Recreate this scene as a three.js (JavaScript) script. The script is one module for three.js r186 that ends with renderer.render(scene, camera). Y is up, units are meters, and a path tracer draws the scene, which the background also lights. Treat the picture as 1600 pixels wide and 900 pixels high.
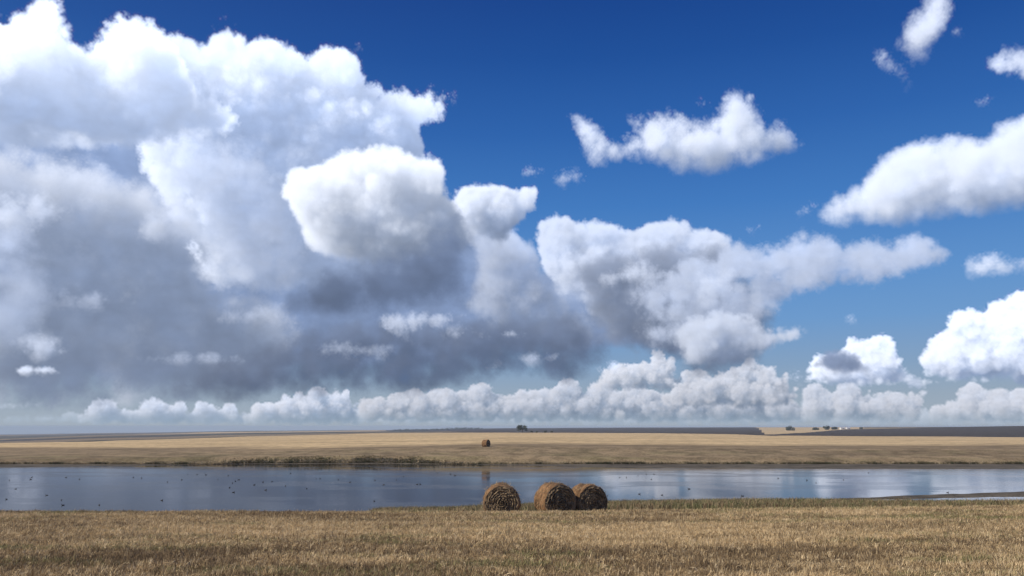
import * as THREE from 'three';
import { mergeGeometries } from 'three/addons/utils/BufferGeometryUtils.js';

const scene = new THREE.Scene();
const renderer = new THREE.WebGLRenderer({ antialias: true });
renderer.toneMapping = THREE.LinearToneMapping;
renderer.toneMappingExposure = 1;
renderer.shadowMap.enabled = true;
const EYE = 7.8;                                                   // metres above the lake
const camera = new THREE.PerspectiveCamera(38.52, 16 / 9, .1, 40000);
camera.position.set(0, EYE, 0);
camera.rotation.x = Math.atan2(216, 1288);
const sun = new THREE.DirectionalLight(new THREE.Color().setRGB(1, .93, .82), 4.6);
sun.position.set(-0.735 * 400, 0.632 * 400, 0.245 * 400 - 100); sun.target.position.set(0, 0, -100);
sun.castShadow = true; sun.shadow.mapSize.set(4096, 4096);
Object.assign(sun.shadow.camera, { left: -300, right: 300, top: 300, bottom: -300, near: 1, far: 1000 });
scene.add(sun, sun.target);
// ---------------------------------------------------------------- sky: air and cumulus clouds, marched into an equirectangular map
// Clouds are volumes in degrees (x azimuth to the right of north, y elevation, z depth); far orders them from near to far.
const SUN_DIR = [-0.735, 0.632, 0.245];                            // towards the sun
const CLOUDS = [
  // wide pale mass behind all the left
  { far: 11, rmax: 3, rmin: 0.8, thick: .6, amp: 0.9, scale: 0.26, edge: 0.9, sigma: 2.4, lit: 0.7, shade: 1.35, kids: 1, blur: 0.5, fray: 1.0, crisp: 0.25,
    outline: [[-39.75, 21.54], [-28.33, 23.57], [-22.47, 23.83], [-11.14, 22.66], [-7.43, 20.77], [-6.45, 17.81], [-3.67, 15.25], [1.37, 14.40], [2.72, 11.73], [8.98, 10.72], [14.19, 10.53], [15.31, 7.04], [14.37, 4.49], [4.44, 4.62], [-4.42, 3.31], [-17.17, 2.92], [-28.36, 2.15], [-37.60, 1.59]] },
  // upper left mass, back
  { far: 9, rmax: 2.6, rmin: .45, thick: .8, amp: 0.85, scale: 0.32, edge: 0.55, sigma: 1.9, lit: 1.0, shade: 1.4, blur: 0.5, soak: 0.5, crisp: 0.3,
    outline: [[-26.42, 23.56], [-24.55, 24.65], [-21.31, 24.98], [-20.54, 25.99], [-19.02, 25.58], [-17.50, 25.50], [-15.28, 24.96], [-13.97, 25.61], [-11.46, 25.18], [-10.49, 23.62], [-7.48, 23.09], [-5.40, 23.46], [-4.12, 22.24], [-4.89, 20.86], [-6.40, 20.17], [-5.91, 18.47], [-5.05, 16.10], [-4.54, 12.59], [-8.07, 9.43], [-15.37, 8.33], [-21.46, 8.46], [-23.33, 13.27], [-25.96, 17.79]] },
  // upper left lobe, front
  { far: 7, rmax: 3, rmin: .45, thick: .9, amp: 0.85, scale: 0.3, edge: 0.6, sigma: 1.8, lit: 1.22, shade: 1.45, blur: 0.6, soak: 0.42, crisp: 0.25,
    outline: [[-40.14, 24.78], [-33.67, 23.50], [-32.43, 24.80], [-31.43, 25.40], [-29.95, 25.09], [-29.37, 23.55], [-28.41, 24.49], [-27.17, 25.52], [-25.23, 25.74], [-23.68, 24.80], [-22.41, 23.06], [-21.55, 21.19], [-19.29, 20.87], [-18.54, 19.61], [-20.46, 18.29], [-25.89, 16.89], [-30.93, 16.34], [-38.99, 14.81]] },
  // lower left shaded mass
  { far: 6.5, rmax: 3, rmin: 0.7, thick: 1.2, amp: 1.2, scale: 0.32, edge: 1.1, sigma: 1.3, lit: 0.85, shade: 0.8, kids: 1, blur: 0.5, soak: 0.8, fray: 1.5, crisp: 0.45,
    outline: [[-39.08, 15.66], [-30.98, 16.94], [-27.37, 16.61], [-23.09, 15.54], [-20.98, 13.48], [-19.78, 10.23], [-15.37, 8.33], [-13.56, 5.37], [-15.09, 2.02], [-21.03, 1.30], [-28.25, 0.69], [-37.48, 0.34]] },
  // front puff
  { far: 4, rmax: 2.2, rmin: .4, thick: .8, amp: 0.6, scale: .3, edge: 0.55, sigma: 2.0, lit: 1.2, shade: 0.8, blur: 0.7, soak: 0.6, crisp: 0.2,
    outline: [[-16.55, 15.53], [-15.77, 17.07], [-13.85, 17.85], [-11.91, 19.00], [-9.22, 19.41], [-7.16, 18.99], [-5.09, 18.80], [-4.34, 17.78], [-4.22, 16.12], [-2.83, 14.16], [-2.50, 12.18], [-4.97, 10.81], [-8.09, 10.53], [-10.74, 10.67], [-13.14, 10.92], [-14.34, 12.03], [-15.10, 13.71]] },
  // puff behind the front one
  { far: 8, rmax: 1.6, rmin: .35, thick: .9, amp: 0.45, scale: .38, edge: 0.4, sigma: 3, lit: 0.95, shade: 1, crisp: 0.4,
    outline: [[-4.81, 15.23], [-4.05, 16.56], [-2.77, 17.11], [-0.46, 16.51], [1.84, 16.51], [1.92, 14.83], [0.27, 13.43], [-0.91, 11.74], [-2.72, 11.73], [-4.56, 13.92]] },
  // middle cloud
  { far: 7.5, rmax: 2, rmin: .35, thick: .9, amp: 0.6, scale: .32, edge: 0.5, sigma: 3, lit: 0.7, shade: 1.1, blur: 0.4, soak: 0.8, crisp: 0.35,
    outline: [[1.46, 13.73], [3.20, 14.82], [5.93, 14.42], [8.61, 13.59], [11.30, 14.35], [13.45, 13.50], [15.14, 12.85], [15.50, 11.33], [15.82, 9.17], [16.51, 6.15], [16.01, 4.12], [12.25, 4.10], [8.84, 5.11], [5.81, 7.26], [3.59, 8.61], [2.26, 10.40]] },
  // thin tail of the middle cloud
  { far: 7.3, rmax: 1.6, rmin: .4, thick: .7, amp: 0.9, scale: 0.36, edge: 0.9, sigma: 1.2, lit: 0.5, shade: 1.15, kids: 1, blur: 0.4, crisp: 0.15,
    outline: [[7.16, 8.56], [11.64, 11.51], [15.54, 12.27], [17.65, 12.39], [20.92, 12.66], [24.77, 11.99], [27.00, 11.93], [29.03, 10.89], [28.71, 9.94], [26.40, 8.86], [22.62, 8.39], [19.05, 8.00], [16.49, 5.72], [11.44, 5.41]] },
  // dark deck
  { far: 6, rmax: 1.8, rmin: 0.5, thick: 1, amp: 0.85, scale: 0.34, edge: 1.2, sigma: 2.2, lit: 0.08, shade: 0.62, kids: 1, blur: 0.4, fray: 1.2, crisp: 0.25,
    outline: [[-16.51, 6.15], [-8.90, 7.74], [-3.59, 7.99], [0.90, 7.65], [4.49, 8.34], [7.33, 5.92], [7.07, 4.17], [3.97, 2.61], [0.00, 2.97], [-4.40, 1.91], [-8.75, 1.81], [-15.47, 1.34], [-21.02, 1.22], [-25.51, 1.65], [-20.04, 4.36]] },
  // puff under the middle cloud
  { far: 5.5, rmax: 2, rmin: .3, thick: .9, amp: .5, scale: .45, edge: .5, sigma: 3, lit: 0.66, shade: 0.9, blur: 0.3, fray: 0.9, crisp: 0.2,
    outline: [[10.19, 6.75], [12.37, 7.56], [14.52, 8.19], [16.57, 7.34], [17.35, 6.54], [19.38, 6.76], [20.84, 5.99], [18.91, 5.44], [16.43, 4.45], [15.17, 3.80], [11.82, 4.02]] },
  // cloud alone in the blue
  { far: 3, rmax: 1.8, rmin: .3, thick: .8, amp: 0.7, scale: .36, edge: 1.1, sigma: 1.5, lit: 0.95, shade: 1.1, blur: 0.5, soak: 1.6, crisp: 0.05,
    outline: [[3.92, 21.53], [5.50, 21.52], [7.41, 19.84], [8.34, 20.39], [7.81, 21.18], [10.65, 21.53], [13.76, 20.97], [14.76, 21.54], [15.88, 22.99], [17.23, 22.12], [17.98, 20.24], [19.33, 20.26], [21.16, 17.68], [19.59, 17.52], [17.47, 17.05], [14.01, 16.56], [11.83, 16.95], [9.17, 17.70], [6.90, 17.70], [5.53, 17.49], [4.63, 19.15]] },
  // wisp
  { far: 3.1, rmax: 1, rmin: .2, thick: .8, amp: .8, scale: .5, edge: 1.2, sigma: .9, lit: .9, shade: 1, kids: 0, crisp: 0,
    outline: [[2.86, 16.80], [3.70, 17.96], [5.17, 17.93], [5.33, 16.75], [3.90, 16.13]] },
  // big cloud at the right edge
  { far: 3.5, rmax: 2.4, rmin: .4, thick: .8, amp: 0.6, scale: .3, edge: 1.0, sigma: 1.8, lit: 0.97, shade: 1.1, blur: 0.6, soak: 1.6, crisp: 0.05,
    outline: [[20.93, 14.11], [21.88, 15.14], [23.50, 15.70], [25.76, 17.62], [27.48, 18.04], [30.02, 17.94], [31.04, 17.58], [31.43, 18.08], [33.19, 18.68], [38.26, 18.83], [37.49, 11.59], [32.58, 12.28], [28.48, 12.36], [24.80, 12.39], [22.49, 12.40], [21.10, 12.89]] },
  // high wisp
  { far: 2, rmax: 1.6, rmin: .3, thick: .8, amp: .8, scale: .36, edge: 1.1, sigma: 1.1, lit: .92, shade: 1.1, kids: 0, crisp: 0,
    outline: [[26.21, 23.75], [27.13, 25.01], [28.11, 25.30], [28.44, 26.88], [30.30, 26.46], [29.80, 24.31], [28.90, 23.31], [27.98, 22.20], [26.63, 22.29]] },
  // high wisp crumbs
  { far: 2.1, rmax: .9, rmin: .2, thick: .8, amp: .9, scale: .45, edge: 1.2, sigma: .8, lit: .92, shade: 1.05, kids: 0, crisp: 0,
    outline: [[25.10, 23.64], [26.18, 23.37], [27.32, 21.48], [26.79, 20.57], [25.61, 22.08]] },
  // high cloud at the right edge
  { far: 2.2, rmax: 2, rmin: .3, thick: .8, amp: .8, scale: .36, edge: 1, sigma: 1.2, lit: .94, shade: 1.1, crisp: 0,
    outline: [[31.52, 21.58], [32.80, 22.33], [37.98, 21.69], [37.58, 18.07], [33.28, 19.66], [32.07, 20.43]] },
  // small cloud at the right edge
  { far: 5, rmax: 2, rmin: .3, thick: .8, amp: .6, scale: .38, edge: 1.0, sigma: 1.4, lit: .85, shade: 1.15, blur: 0.4, soak: 1.5, crisp: .1,
    outline: [[29.08, 9.83], [30.08, 10.62], [30.94, 10.73], [31.77, 9.91], [36.72, 9.89], [36.56, 8.25], [30.92, 8.53], [29.17, 8.76]] },
  // low cumulus at the right edge
  { far: 8.5, rmax: 1.8, rmin: .3, thick: .9, amp: .45, scale: .5, edge: .35, sigma: 4.5, lit: 1.06, shade: 1.35, warm: .15, blur: 0.2, crisp: 0.5,
    outline: [[26.14, 4.36], [26.87, 5.52], [27.61, 5.88], [28.05, 7.04], [29.12, 7.36], [30.13, 7.17], [31.21, 7.97], [32.20, 8.00], [37.12, 7.98], [36.55, 2.31], [28.39, 2.45], [26.33, 2.97]] },
  // low cumulus beside it
  { far: 8.8, rmax: 1.2, rmin: .25, thick: .9, amp: .4, scale: .55, edge: .3, sigma: 4.5, lit: 1.02, shade: 1.35, warm: .2, blur: 0.2, crisp: 0.5,
    outline: [[19.24, 2.72], [19.55, 3.96], [20.27, 4.85], [21.63, 4.81], [21.99, 5.74], [23.22, 5.81], [24.36, 6.05], [25.13, 5.40], [25.51, 3.59], [26.33, 3.05], [28.39, 2.53], [24.84, 2.29], [21.10, 2.44]] },
  // dark scrap in front of it
  { far: 8.6, rmax: 1.5, rmin: .25, thick: .9, amp: .4, scale: .6, edge: .6, sigma: 3, lit: .12, shade: .95, kids: 0, crisp: 0,
    outline: [[19.93, 3.78], [20.55, 4.97], [22.10, 5.08], [23.26, 4.18], [23.86, 3.03], [21.52, 3.04]] },
  // left low scraps
  { far: 12.7, rmax: .6, rmin: .2, thick: 1, amp: .32, scale: 1.0, edge: .4, sigma: 3, lit: .7, shade: 1, warm: .4, haze: .4, crisp: .5,
    outline: [[-37.59, 1.41], [-31.61, 1.41], [-29.66, 1.55], [-28.29, 1.30], [-29.62, 0.98], [-31.57, 0.89], [-37.52, 0.72]] },
  // dark base of the front puff
  { far: 3.9, rmax: 2.4, rmin: 0.6, thick: .8, amp: 0.9, scale: .26, edge: 1.3, sigma: 1.6, lit: 0.04, shade: 0.78, kids: 1, fray: 1.1, crisp: 0,
    outline: [[-16.16, 7.35], [-15.19, 9.19], [-13.56, 10.78], [-9.90, 11.92], [-6.81, 13.16], [-4.03, 15.16], [-2.83, 14.16], [-2.09, 12.62], [-2.17, 10.40], [-0.22, 8.45], [-4.48, 7.54], [-10.63, 7.04], [-14.47, 6.90]] },
  // shaded face of the middle cloud
  { far: 7.4, rmax: 2, rmin: 0.5, thick: .8, amp: 0.8, scale: 0.34, edge: 1, sigma: 2, lit: 0.22, shade: 0.7, kids: 1, blur: 0.4, fray: 1.2, crisp: 0.25,
    outline: [[3.25, 10.39], [5.22, 12.36], [8.58, 12.27], [11.69, 12.90], [15.12, 12.21], [17.52, 9.94], [18.41, 7.35], [16.79, 3.39], [12.21, 3.07], [8.81, 4.24], [5.35, 6.38]] },
  // shaded middle ground
  { far: 7.6, rmax: 1.6, rmin: 0.4, thick: .8, amp: 0.7, scale: 0.4, edge: 0.8, sigma: 1.8, lit: 0.5, shade: 0.95, kids: 1, blur: 0.3, fray: 1.1, crisp: 0.3,
    outline: [[-2.74, 13.50], [0.00, 13.07], [1.73, 12.98], [2.26, 10.40], [5.38, 8.15], [7.10, 5.48], [3.55, 4.63], [-1.79, 6.41], [-3.59, 8.17], [-2.94, 10.84]] },
  // low haze clouds, far
  { far: 13.5, rmax: .5, rmin: .15, thick: 1, amp: .34, scale: .9, edge: .5, sigma: 1.4, lit: .7, shade: 1.3, warm: .5, haze: .65, kids: 0, crisp: .3,
    outline: [[-37.50, 0.55], [-28.26, 0.84], [-20.99, 0.73], [-12.98, 1.01], [-4.39, 0.78], [4.39, 0.95], [12.97, 0.76], [21.01, 1.05], [26.52, 0.85], [31.58, 1.04], [37.53, 0.89], [37.48, 0.34], [17.04, 0.25], [-8.71, 0.09], [-37.43, -0.07]] },
  // pale column beside the front puff
  { far: 6.4, rmax: 2, rmin: .4, thick: .8, amp: 1.0, scale: 0.4, edge: 1.2, sigma: 1.2, lit: 0.62, shade: 1.25, blur: 0.5, soak: 0.6, fray: 1.3, crisp: 0.1,
    outline: [[-24.43, 17.80], [-20.92, 19.05], [-17.14, 18.84], [-15.31, 16.47], [-14.10, 13.55], [-13.73, 9.69], [-16.61, 8.28], [-19.75, 9.81], [-21.55, 13.02], [-23.05, 14.93]] },
  // bright scraps on the shaded mass
  { far: 6.3, rmax: .8, rmin: .2, thick: .8, amp: .4, scale: .7, edge: .4, sigma: 2.5, lit: .95, shade: 1.1, crisp: .3,
    outline: [[-22.21, 11.64], [-21.50, 12.28], [-20.90, 10.99], [-19.57, 10.16], [-19.72, 9.22], [-20.83, 9.74], [-21.59, 10.61]] },
  // bright left edge
  { far: 6.2, rmax: 2, rmin: .4, thick: .8, amp: .8, scale: .3, edge: 1.7, sigma: 0.9, lit: .75, shade: 1.4, fray: 1.2, crisp: .1,
    outline: [[-38.80, 13.08], [-32.71, 13.70], [-30.96, 12.80], [-29.71, 10.23], [-29.03, 8.34], [-29.56, 6.36], [-28.23, 4.87], [-29.87, 4.02], [-37.78, 3.32]] },
  // small bright scrap at the left
  { far: 6.1, rmax: .8, rmin: .2, thick: .8, amp: .4, scale: .7, edge: .4, sigma: 2.5, lit: .85, shade: 1.1, crisp: .3,
    outline: [[-31.06, 3.22], [-30.35, 3.78], [-28.81, 3.52], [-28.16, 3.08], [-30.44, 2.86]] },
  // pale scraps on the deck
  { far: 5.9, rmax: 1, rmin: .2, thick: .8, amp: .5, scale: .6, edge: .6, sigma: 1.6, lit: .6, shade: 1.0, crisp: .3,
    outline: [[-9.55, 7.20], [-8.03, 8.02], [-5.37, 7.88], [-2.69, 7.73], [-4.47, 6.92], [-7.11, 6.36], [-6.65, 5.27], [-7.98, 5.91]] },
  // pale scrap on the deck, right
  { far: 5.85, rmax: .8, rmin: .2, thick: .8, amp: .5, scale: .6, edge: .6, sigma: 1.6, lit: .6, shade: 1.0, crisp: .3,
    outline: [[-0.89, 6.19], [0.00, 6.76], [1.34, 6.32], [0.67, 5.88]] },
  // horizon bank, right of middle
  { far: 12, rmax: .95, rmin: .2, thick: 1, amp: .3, scale: 1.0, edge: .22, sigma: 5, kids: 1, blur: .16, crisp: .5, lit: .70, shade: .98, warm: .85, haze: .02,
    outline: [[10.04, 1.94], [10.21, 2.33], [10.49, 2.39], [10.71, 2.26], [10.84, 2.73], [10.97, 3.00], [11.18, 3.04], [11.36, 2.96], [11.47, 3.63], [11.91, 3.86], [12.67, 3.88], [13.32, 3.81], [13.63, 3.46], [13.79, 3.75], [14.06, 3.78], [14.28, 3.70], [14.39, 3.70], [14.62, 4.02], [15.00, 4.07], [15.32, 3.96], [15.49, 4.02], [15.79, 4.57], [16.27, 4.67], [16.67, 4.45], [16.85, 3.91], [17.07, 4.08], [17.46, 4.09], [17.78, 4.06], [17.91, 3.33], [18.08, 3.60], [18.35, 3.63], [18.58, 3.55], [18.63, 2.47], [18.75, 2.63], [18.93, 2.63], [19.08, 2.61], [19.07, 1.07], [10.02, 1.11]] },
  // horizon bank, middle
  { far: 12.5, rmax: .95, rmin: .2, thick: 1, amp: .3, scale: 1.0, edge: .22, sigma: 5, kids: 1, blur: .16, crisp: .5, lit: .66, shade: .98, warm: .85, haze: .04,
    outline: [[-10.64, 1.86], [-10.17, 2.10], [-9.32, 2.13], [-8.59, 2.08], [-8.23, 2.29], [-8.09, 2.69], [-7.81, 2.77], [-7.58, 2.63], [-7.45, 2.36], [-7.15, 2.84], [-6.60, 2.92], [-6.13, 2.75], [-5.89, 2.47], [-5.51, 2.75], [-4.82, 2.79], [-4.23, 2.72], [-3.94, 2.57], [-3.83, 2.94], [-3.63, 3.00], [-3.46, 2.88], [-3.38, 2.57], [-2.88, 3.13], [-2.01, 3.25], [-1.26, 3.03], [-0.89, 2.33], [-0.79, 2.50], [-0.61, 2.51], [-0.47, 2.49], [-0.39, 2.23], [-0.27, 2.49], [-0.06, 2.52], [0.12, 2.46], [0.21, 2.34], [0.37, 2.69], [0.66, 2.74], [0.91, 2.63], [1.03, 2.57], [1.33, 2.77], [1.85, 2.78], [2.30, 2.75], [2.52, 2.71], [2.61, 3.00], [2.75, 3.04], [2.88, 2.96], [2.95, 3.16], [3.37, 3.46], [4.11, 3.50], [4.73, 3.41], [5.03, 2.56], [5.50, 3.21], [6.29, 3.34], [6.96, 3.07], [7.28, 2.47], [7.74, 3.15], [8.51, 3.28], [9.15, 3.00], [9.47, 2.54], [9.65, 3.04], [9.95, 3.12], [10.20, 2.94], [10.31, 2.35], [10.47, 2.73], [10.72, 2.80], [10.94, 2.67], [11.03, 2.18], [11.16, 2.48], [11.38, 2.53], [11.56, 2.44], [11.64, 2.28], [12.02, 2.90], [12.65, 3.02], [13.17, 2.76], [13.42, 2.37], [13.59, 2.83], [13.86, 2.91], [14.09, 2.74], [14.19, 2.39], [14.33, 2.82], [14.55, 2.89], [14.73, 2.74], [14.80, 2.30], [15.16, 2.59], [15.76, 2.63], [16.26, 2.54], [16.50, 2.19], [16.64, 2.40], [16.88, 2.42], [17.07, 2.37], [17.16, 2.10], [17.47, 2.69], [17.96, 2.80], [18.36, 2.56], [18.53, 1.89], [18.71, 2.28], [18.98, 2.34], [19.21, 2.20], [19.28, 1.44], [19.41, 1.77], [19.61, 1.83], [19.77, 1.72], [19.49, 0.08], [-10.59, 0.09]] },
  // horizon heads, middle
  { far: 12.3, rmax: .95, rmin: .2, thick: 1, amp: .3, scale: 1.0, edge: .22, sigma: 5, kids: 1, blur: .16, crisp: .5, lit: .78, shade: 1.1, warm: .85, haze: .02,
    outline: [[5.07, 2.86], [5.22, 3.12], [5.46, 3.16], [5.67, 3.09], [5.78, 3.31], [5.85, 3.51], [5.98, 3.52], [6.08, 3.49], [6.14, 3.72], [6.30, 3.99], [6.58, 4.02], [6.81, 3.95], [6.92, 3.98], [7.31, 4.34], [7.99, 4.39], [8.56, 4.27], [8.84, 4.33], [8.96, 4.50], [9.16, 4.51], [9.34, 4.48], [9.43, 4.90], [9.69, 5.24], [10.11, 5.28], [10.47, 5.17], [10.63, 4.64], [10.78, 4.84], [11.02, 4.86], [11.23, 4.81], [11.28, 3.34], [11.44, 3.49], [11.71, 3.49], [11.94, 3.48], [11.33, 2.31], [5.07, 2.34]] },
  // horizon bank, left
  { far: 12.6, rmax: .95, rmin: .2, thick: 1, amp: .3, scale: 1.0, edge: .22, sigma: 5, kids: 1, blur: .16, crisp: .5, lit: .74, shade: 1.2, warm: .85, haze: .05,
    outline: [[-17.94, 0.67], [-17.84, 0.93], [-17.64, 0.97], [-17.46, 0.90], [-17.40, 1.42], [-17.04, 1.64], [-16.39, 1.67], [-15.83, 1.63], [-15.55, 1.84], [-15.42, 2.08], [-15.16, 2.11], [-14.93, 2.06], [-14.82, 1.97], [-14.66, 2.29], [-14.38, 2.35], [-14.13, 2.25], [-14.00, 2.12], [-13.67, 2.64], [-13.07, 2.74], [-12.54, 2.55], [-12.27, 2.21], [-12.15, 2.64], [-11.93, 2.72], [-11.72, 2.57], [-11.61, 2.19], [-11.48, 2.56], [-11.23, 2.63], [-11.01, 2.51], [-10.87, 1.53], [-10.74, 1.88], [-10.48, 1.94], [-10.26, 1.83], [-10.33, 0.00], [-17.91, 0.00]] },
  // horizon bank, far left
  { far: 12.8, rmax: .95, rmin: .2, thick: 1, amp: .3, scale: 1.0, edge: .22, sigma: 5, kids: 1, blur: .16, crisp: .5, lit: .72, shade: 1.2, warm: .65, haze: .1,
    outline: [[-27.63, 0.78], [-27.59, 1.00], [-27.48, 1.03], [-27.38, 0.98], [-27.32, 0.88], [-27.28, 1.10], [-27.17, 1.13], [-27.08, 1.08], [-27.04, 1.19], [-26.72, 1.76], [-26.09, 1.88], [-25.52, 1.66], [-25.20, 1.13], [-25.11, 1.34], [-24.93, 1.37], [-24.77, 1.32], [-24.68, 1.10], [-24.62, 1.29], [-24.50, 1.31], [-24.40, 1.27], [-24.35, 1.21], [-24.00, 1.81], [-23.33, 1.94], [-22.72, 1.71], [-22.41, 1.39], [-22.18, 1.67], [-21.76, 1.72], [-21.38, 1.64], [-21.16, 1.02], [-20.82, 1.63], [-20.16, 1.76], [-19.56, 1.52], [-19.26, 1.21], [-19.05, 1.60], [-18.66, 1.67], [-18.31, 1.54], [-18.10, 0.78], [-17.77, 1.04], [-17.18, 1.08], [-16.67, 1.02], [-17.35, 0.00], [-27.57, 0.00]] },
  // horizon bank, low right
  { far: 12.4, rmax: .95, rmin: .2, thick: 1, amp: .3, scale: 1.0, edge: .22, sigma: 5, kids: 1, blur: .16, crisp: .5, lit: .66, shade: .98, warm: .85, haze: .06,
    outline: [[19.13, 2.16], [19.56, 2.79], [20.25, 2.91], [20.81, 2.64], [21.07, 2.15], [21.49, 2.85], [22.16, 2.98], [22.71, 2.68], [22.95, 2.02], [23.08, 2.42], [23.26, 2.49], [23.40, 2.35], [23.45, 1.97], [23.87, 2.22], [24.58, 2.24], [25.18, 2.16], [25.46, 1.97], [25.56, 2.25], [25.70, 2.28], [25.81, 2.20], [25.85, 2.00], [26.06, 2.23], [26.39, 2.25], [26.67, 2.19], [26.12, 0.16], [19.02, 0.16]] },
  // horizon bank, low right edge
  { far: 12.35, rmax: .95, rmin: .2, thick: 1, amp: .3, scale: 1.0, edge: .22, sigma: 5, kids: 1, blur: .16, crisp: .5, lit: .70, shade: .98, warm: .85, haze: .05,
    outline: [[26.54, 1.13], [26.76, 1.50], [27.09, 1.55], [27.35, 1.43], [27.50, 1.55], [27.65, 1.70], [27.89, 1.70], [28.09, 1.68], [28.23, 2.12], [28.60, 2.64], [29.17, 2.73], [29.64, 2.51], [29.85, 2.16], [30.09, 2.42], [30.49, 2.44], [30.81, 2.36], [30.96, 2.20], [31.21, 2.43], [31.61, 2.45], [31.94, 2.38], [32.08, 2.17], [32.23, 2.50], [32.44, 2.56], [32.60, 2.44], [32.66, 2.14], [32.91, 2.58], [33.28, 2.65], [33.57, 2.48], [33.69, 2.11], [33.77, 2.32], [33.89, 2.34], [33.98, 2.29], [34.01, 2.10], [34.09, 2.32], [34.19, 2.35], [34.26, 2.29], [34.28, 2.09], [34.40, 2.41], [34.57, 2.45], [34.69, 2.34], [34.73, 2.07], [35.00, 2.50], [35.41, 2.57], [35.74, 2.40], [35.87, 2.02], [36.16, 2.49], [36.59, 2.57], [36.93, 2.38], [37.06, 1.98], [37.13, 2.13], [37.23, 2.14], [37.31, 2.12], [36.89, 0.07], [26.47, 0.08]] },
  // horizon bank, lower row
  { far: 13, rmax: .95, rmin: .2, thick: 1, amp: .3, scale: 1.0, edge: .22, sigma: 3, kids: 1, blur: .16, crisp: .5, lit: .7, shade: 1.2, warm: .85, haze: .22,
    outline: [[-11.28, 0.69], [-10.86, 1.28], [-10.08, 1.40], [-9.40, 1.17], [-9.06, 0.95], [-9.00, 1.32], [-8.88, 1.38], [-8.78, 1.26], [-8.72, 0.99], [-8.58, 1.32], [-8.32, 1.37], [-8.10, 1.27], [-7.98, 1.01], [-7.70, 1.68], [-7.17, 1.82], [-6.71, 1.55], [-6.48, 1.03], [-6.15, 1.58], [-5.55, 1.69], [-5.03, 1.48], [-4.77, 1.05], [-4.49, 1.56], [-4.00, 1.66], [-3.58, 1.47], [-3.36, 1.07], [-3.06, 1.75], [-2.53, 1.89], [-2.08, 1.61], [-1.84, 1.05], [-1.38, 1.54], [-0.56, 1.63], [0.14, 1.45], [0.49, 1.01], [0.64, 1.52], [0.92, 1.61], [1.15, 1.42], [1.26, 0.99], [1.34, 1.22], [1.48, 1.25], [1.60, 1.20], [1.66, 0.97], [1.98, 1.74], [2.52, 1.90], [2.99, 1.58], [3.21, 0.92], [3.50, 1.49], [4.00, 1.60], [4.43, 1.38], [4.63, 0.96], [4.81, 1.53], [5.11, 1.64], [5.35, 1.42], [5.47, 1.02], [5.62, 1.47], [5.86, 1.54], [6.06, 1.39], [6.16, 1.14], [6.66, 1.39], [7.53, 1.42], [8.27, 1.36], [8.64, 1.25], [8.78, 1.54], [9.01, 1.58], [9.20, 1.50], [9.30, 1.29], [9.56, 1.94], [10.00, 2.07], [10.36, 1.81], [10.53, 1.32], [10.62, 1.69], [10.76, 1.75], [10.88, 1.63], [10.93, 1.33], [11.03, 1.66], [11.18, 1.70], [11.31, 1.61], [11.37, 1.35], [11.47, 1.80], [11.63, 1.88], [11.76, 1.72], [11.82, 1.38], [12.06, 1.95], [12.45, 2.06], [12.78, 1.83], [12.93, 1.39], [13.04, 1.87], [13.22, 1.95], [13.37, 1.78], [13.43, 1.36], [13.74, 1.78], [14.26, 1.85], [14.70, 1.70], [14.91, 1.33], [15.01, 1.81], [15.15, 1.89], [15.26, 1.72], [15.30, 1.32], [15.42, 1.74], [15.62, 1.82], [15.77, 1.67], [15.83, 1.30], [16.01, 1.57], [16.29, 1.61], [16.53, 1.53], [16.63, 1.25], [17.11, 1.99], [17.88, 2.13], [18.52, 1.82], [18.81, 1.19], [19.17, 1.90], [19.73, 2.04], [20.18, 1.74], [19.40, -0.08], [-11.26, -0.08]] },
  // horizon bank, lower row right
  { far: 13.1, rmax: .95, rmin: .2, thick: 1, amp: .3, scale: 1.0, edge: .22, sigma: 3, kids: 1, blur: .16, crisp: .5, lit: .7, shade: 1.2, warm: .85, haze: .25,
    outline: [[20.22, 0.72], [20.32, 1.04], [20.45, 1.09], [20.56, 0.99], [20.61, 0.79], [20.73, 1.05], [20.93, 1.09], [21.09, 1.02], [21.16, 0.87], [21.28, 1.03], [21.47, 1.04], [21.63, 1.02], [21.71, 0.93], [21.78, 1.10], [21.90, 1.11], [22.00, 1.09], [22.04, 1.01], [22.19, 1.20], [22.43, 1.22], [22.63, 1.18], [22.72, 1.07], [22.87, 1.52], [23.08, 1.60], [23.24, 1.43], [23.30, 1.01], [23.63, 1.68], [24.14, 1.81], [24.55, 1.53], [24.72, 0.93], [24.87, 1.18], [25.10, 1.21], [25.29, 1.14], [25.37, 0.90], [25.46, 1.12], [25.58, 1.14], [25.68, 1.09], [25.71, 0.85], [25.97, 1.27], [26.37, 1.34], [26.69, 1.19], [26.83, 0.78], [27.13, 1.21], [27.59, 1.29], [27.97, 1.12], [28.14, 0.73], [28.21, 0.92], [28.32, 0.94], [28.40, 0.90], [28.44, 0.80], [28.74, 1.12], [29.21, 1.17], [29.60, 1.06], [29.78, 0.91], [30.08, 1.23], [30.55, 1.27], [30.93, 1.16], [31.12, 1.00], [31.45, 1.30], [32.00, 1.34], [32.45, 1.24], [32.65, 0.94], [32.97, 1.54], [33.44, 1.65], [33.81, 1.40], [33.96, 0.90], [34.23, 1.47], [34.61, 1.58], [34.90, 1.34], [35.01, 0.87], [35.12, 1.19], [35.26, 1.25], [35.36, 1.13], [35.39, 0.85], [35.49, 1.00], [35.63, 1.00], [35.75, 0.98], [35.79, 0.82], [36.13, 1.29], [36.64, 1.37], [37.05, 1.18], [36.88, -0.07], [20.18, -0.08]] },
  // horizon bank, lower row left
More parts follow.
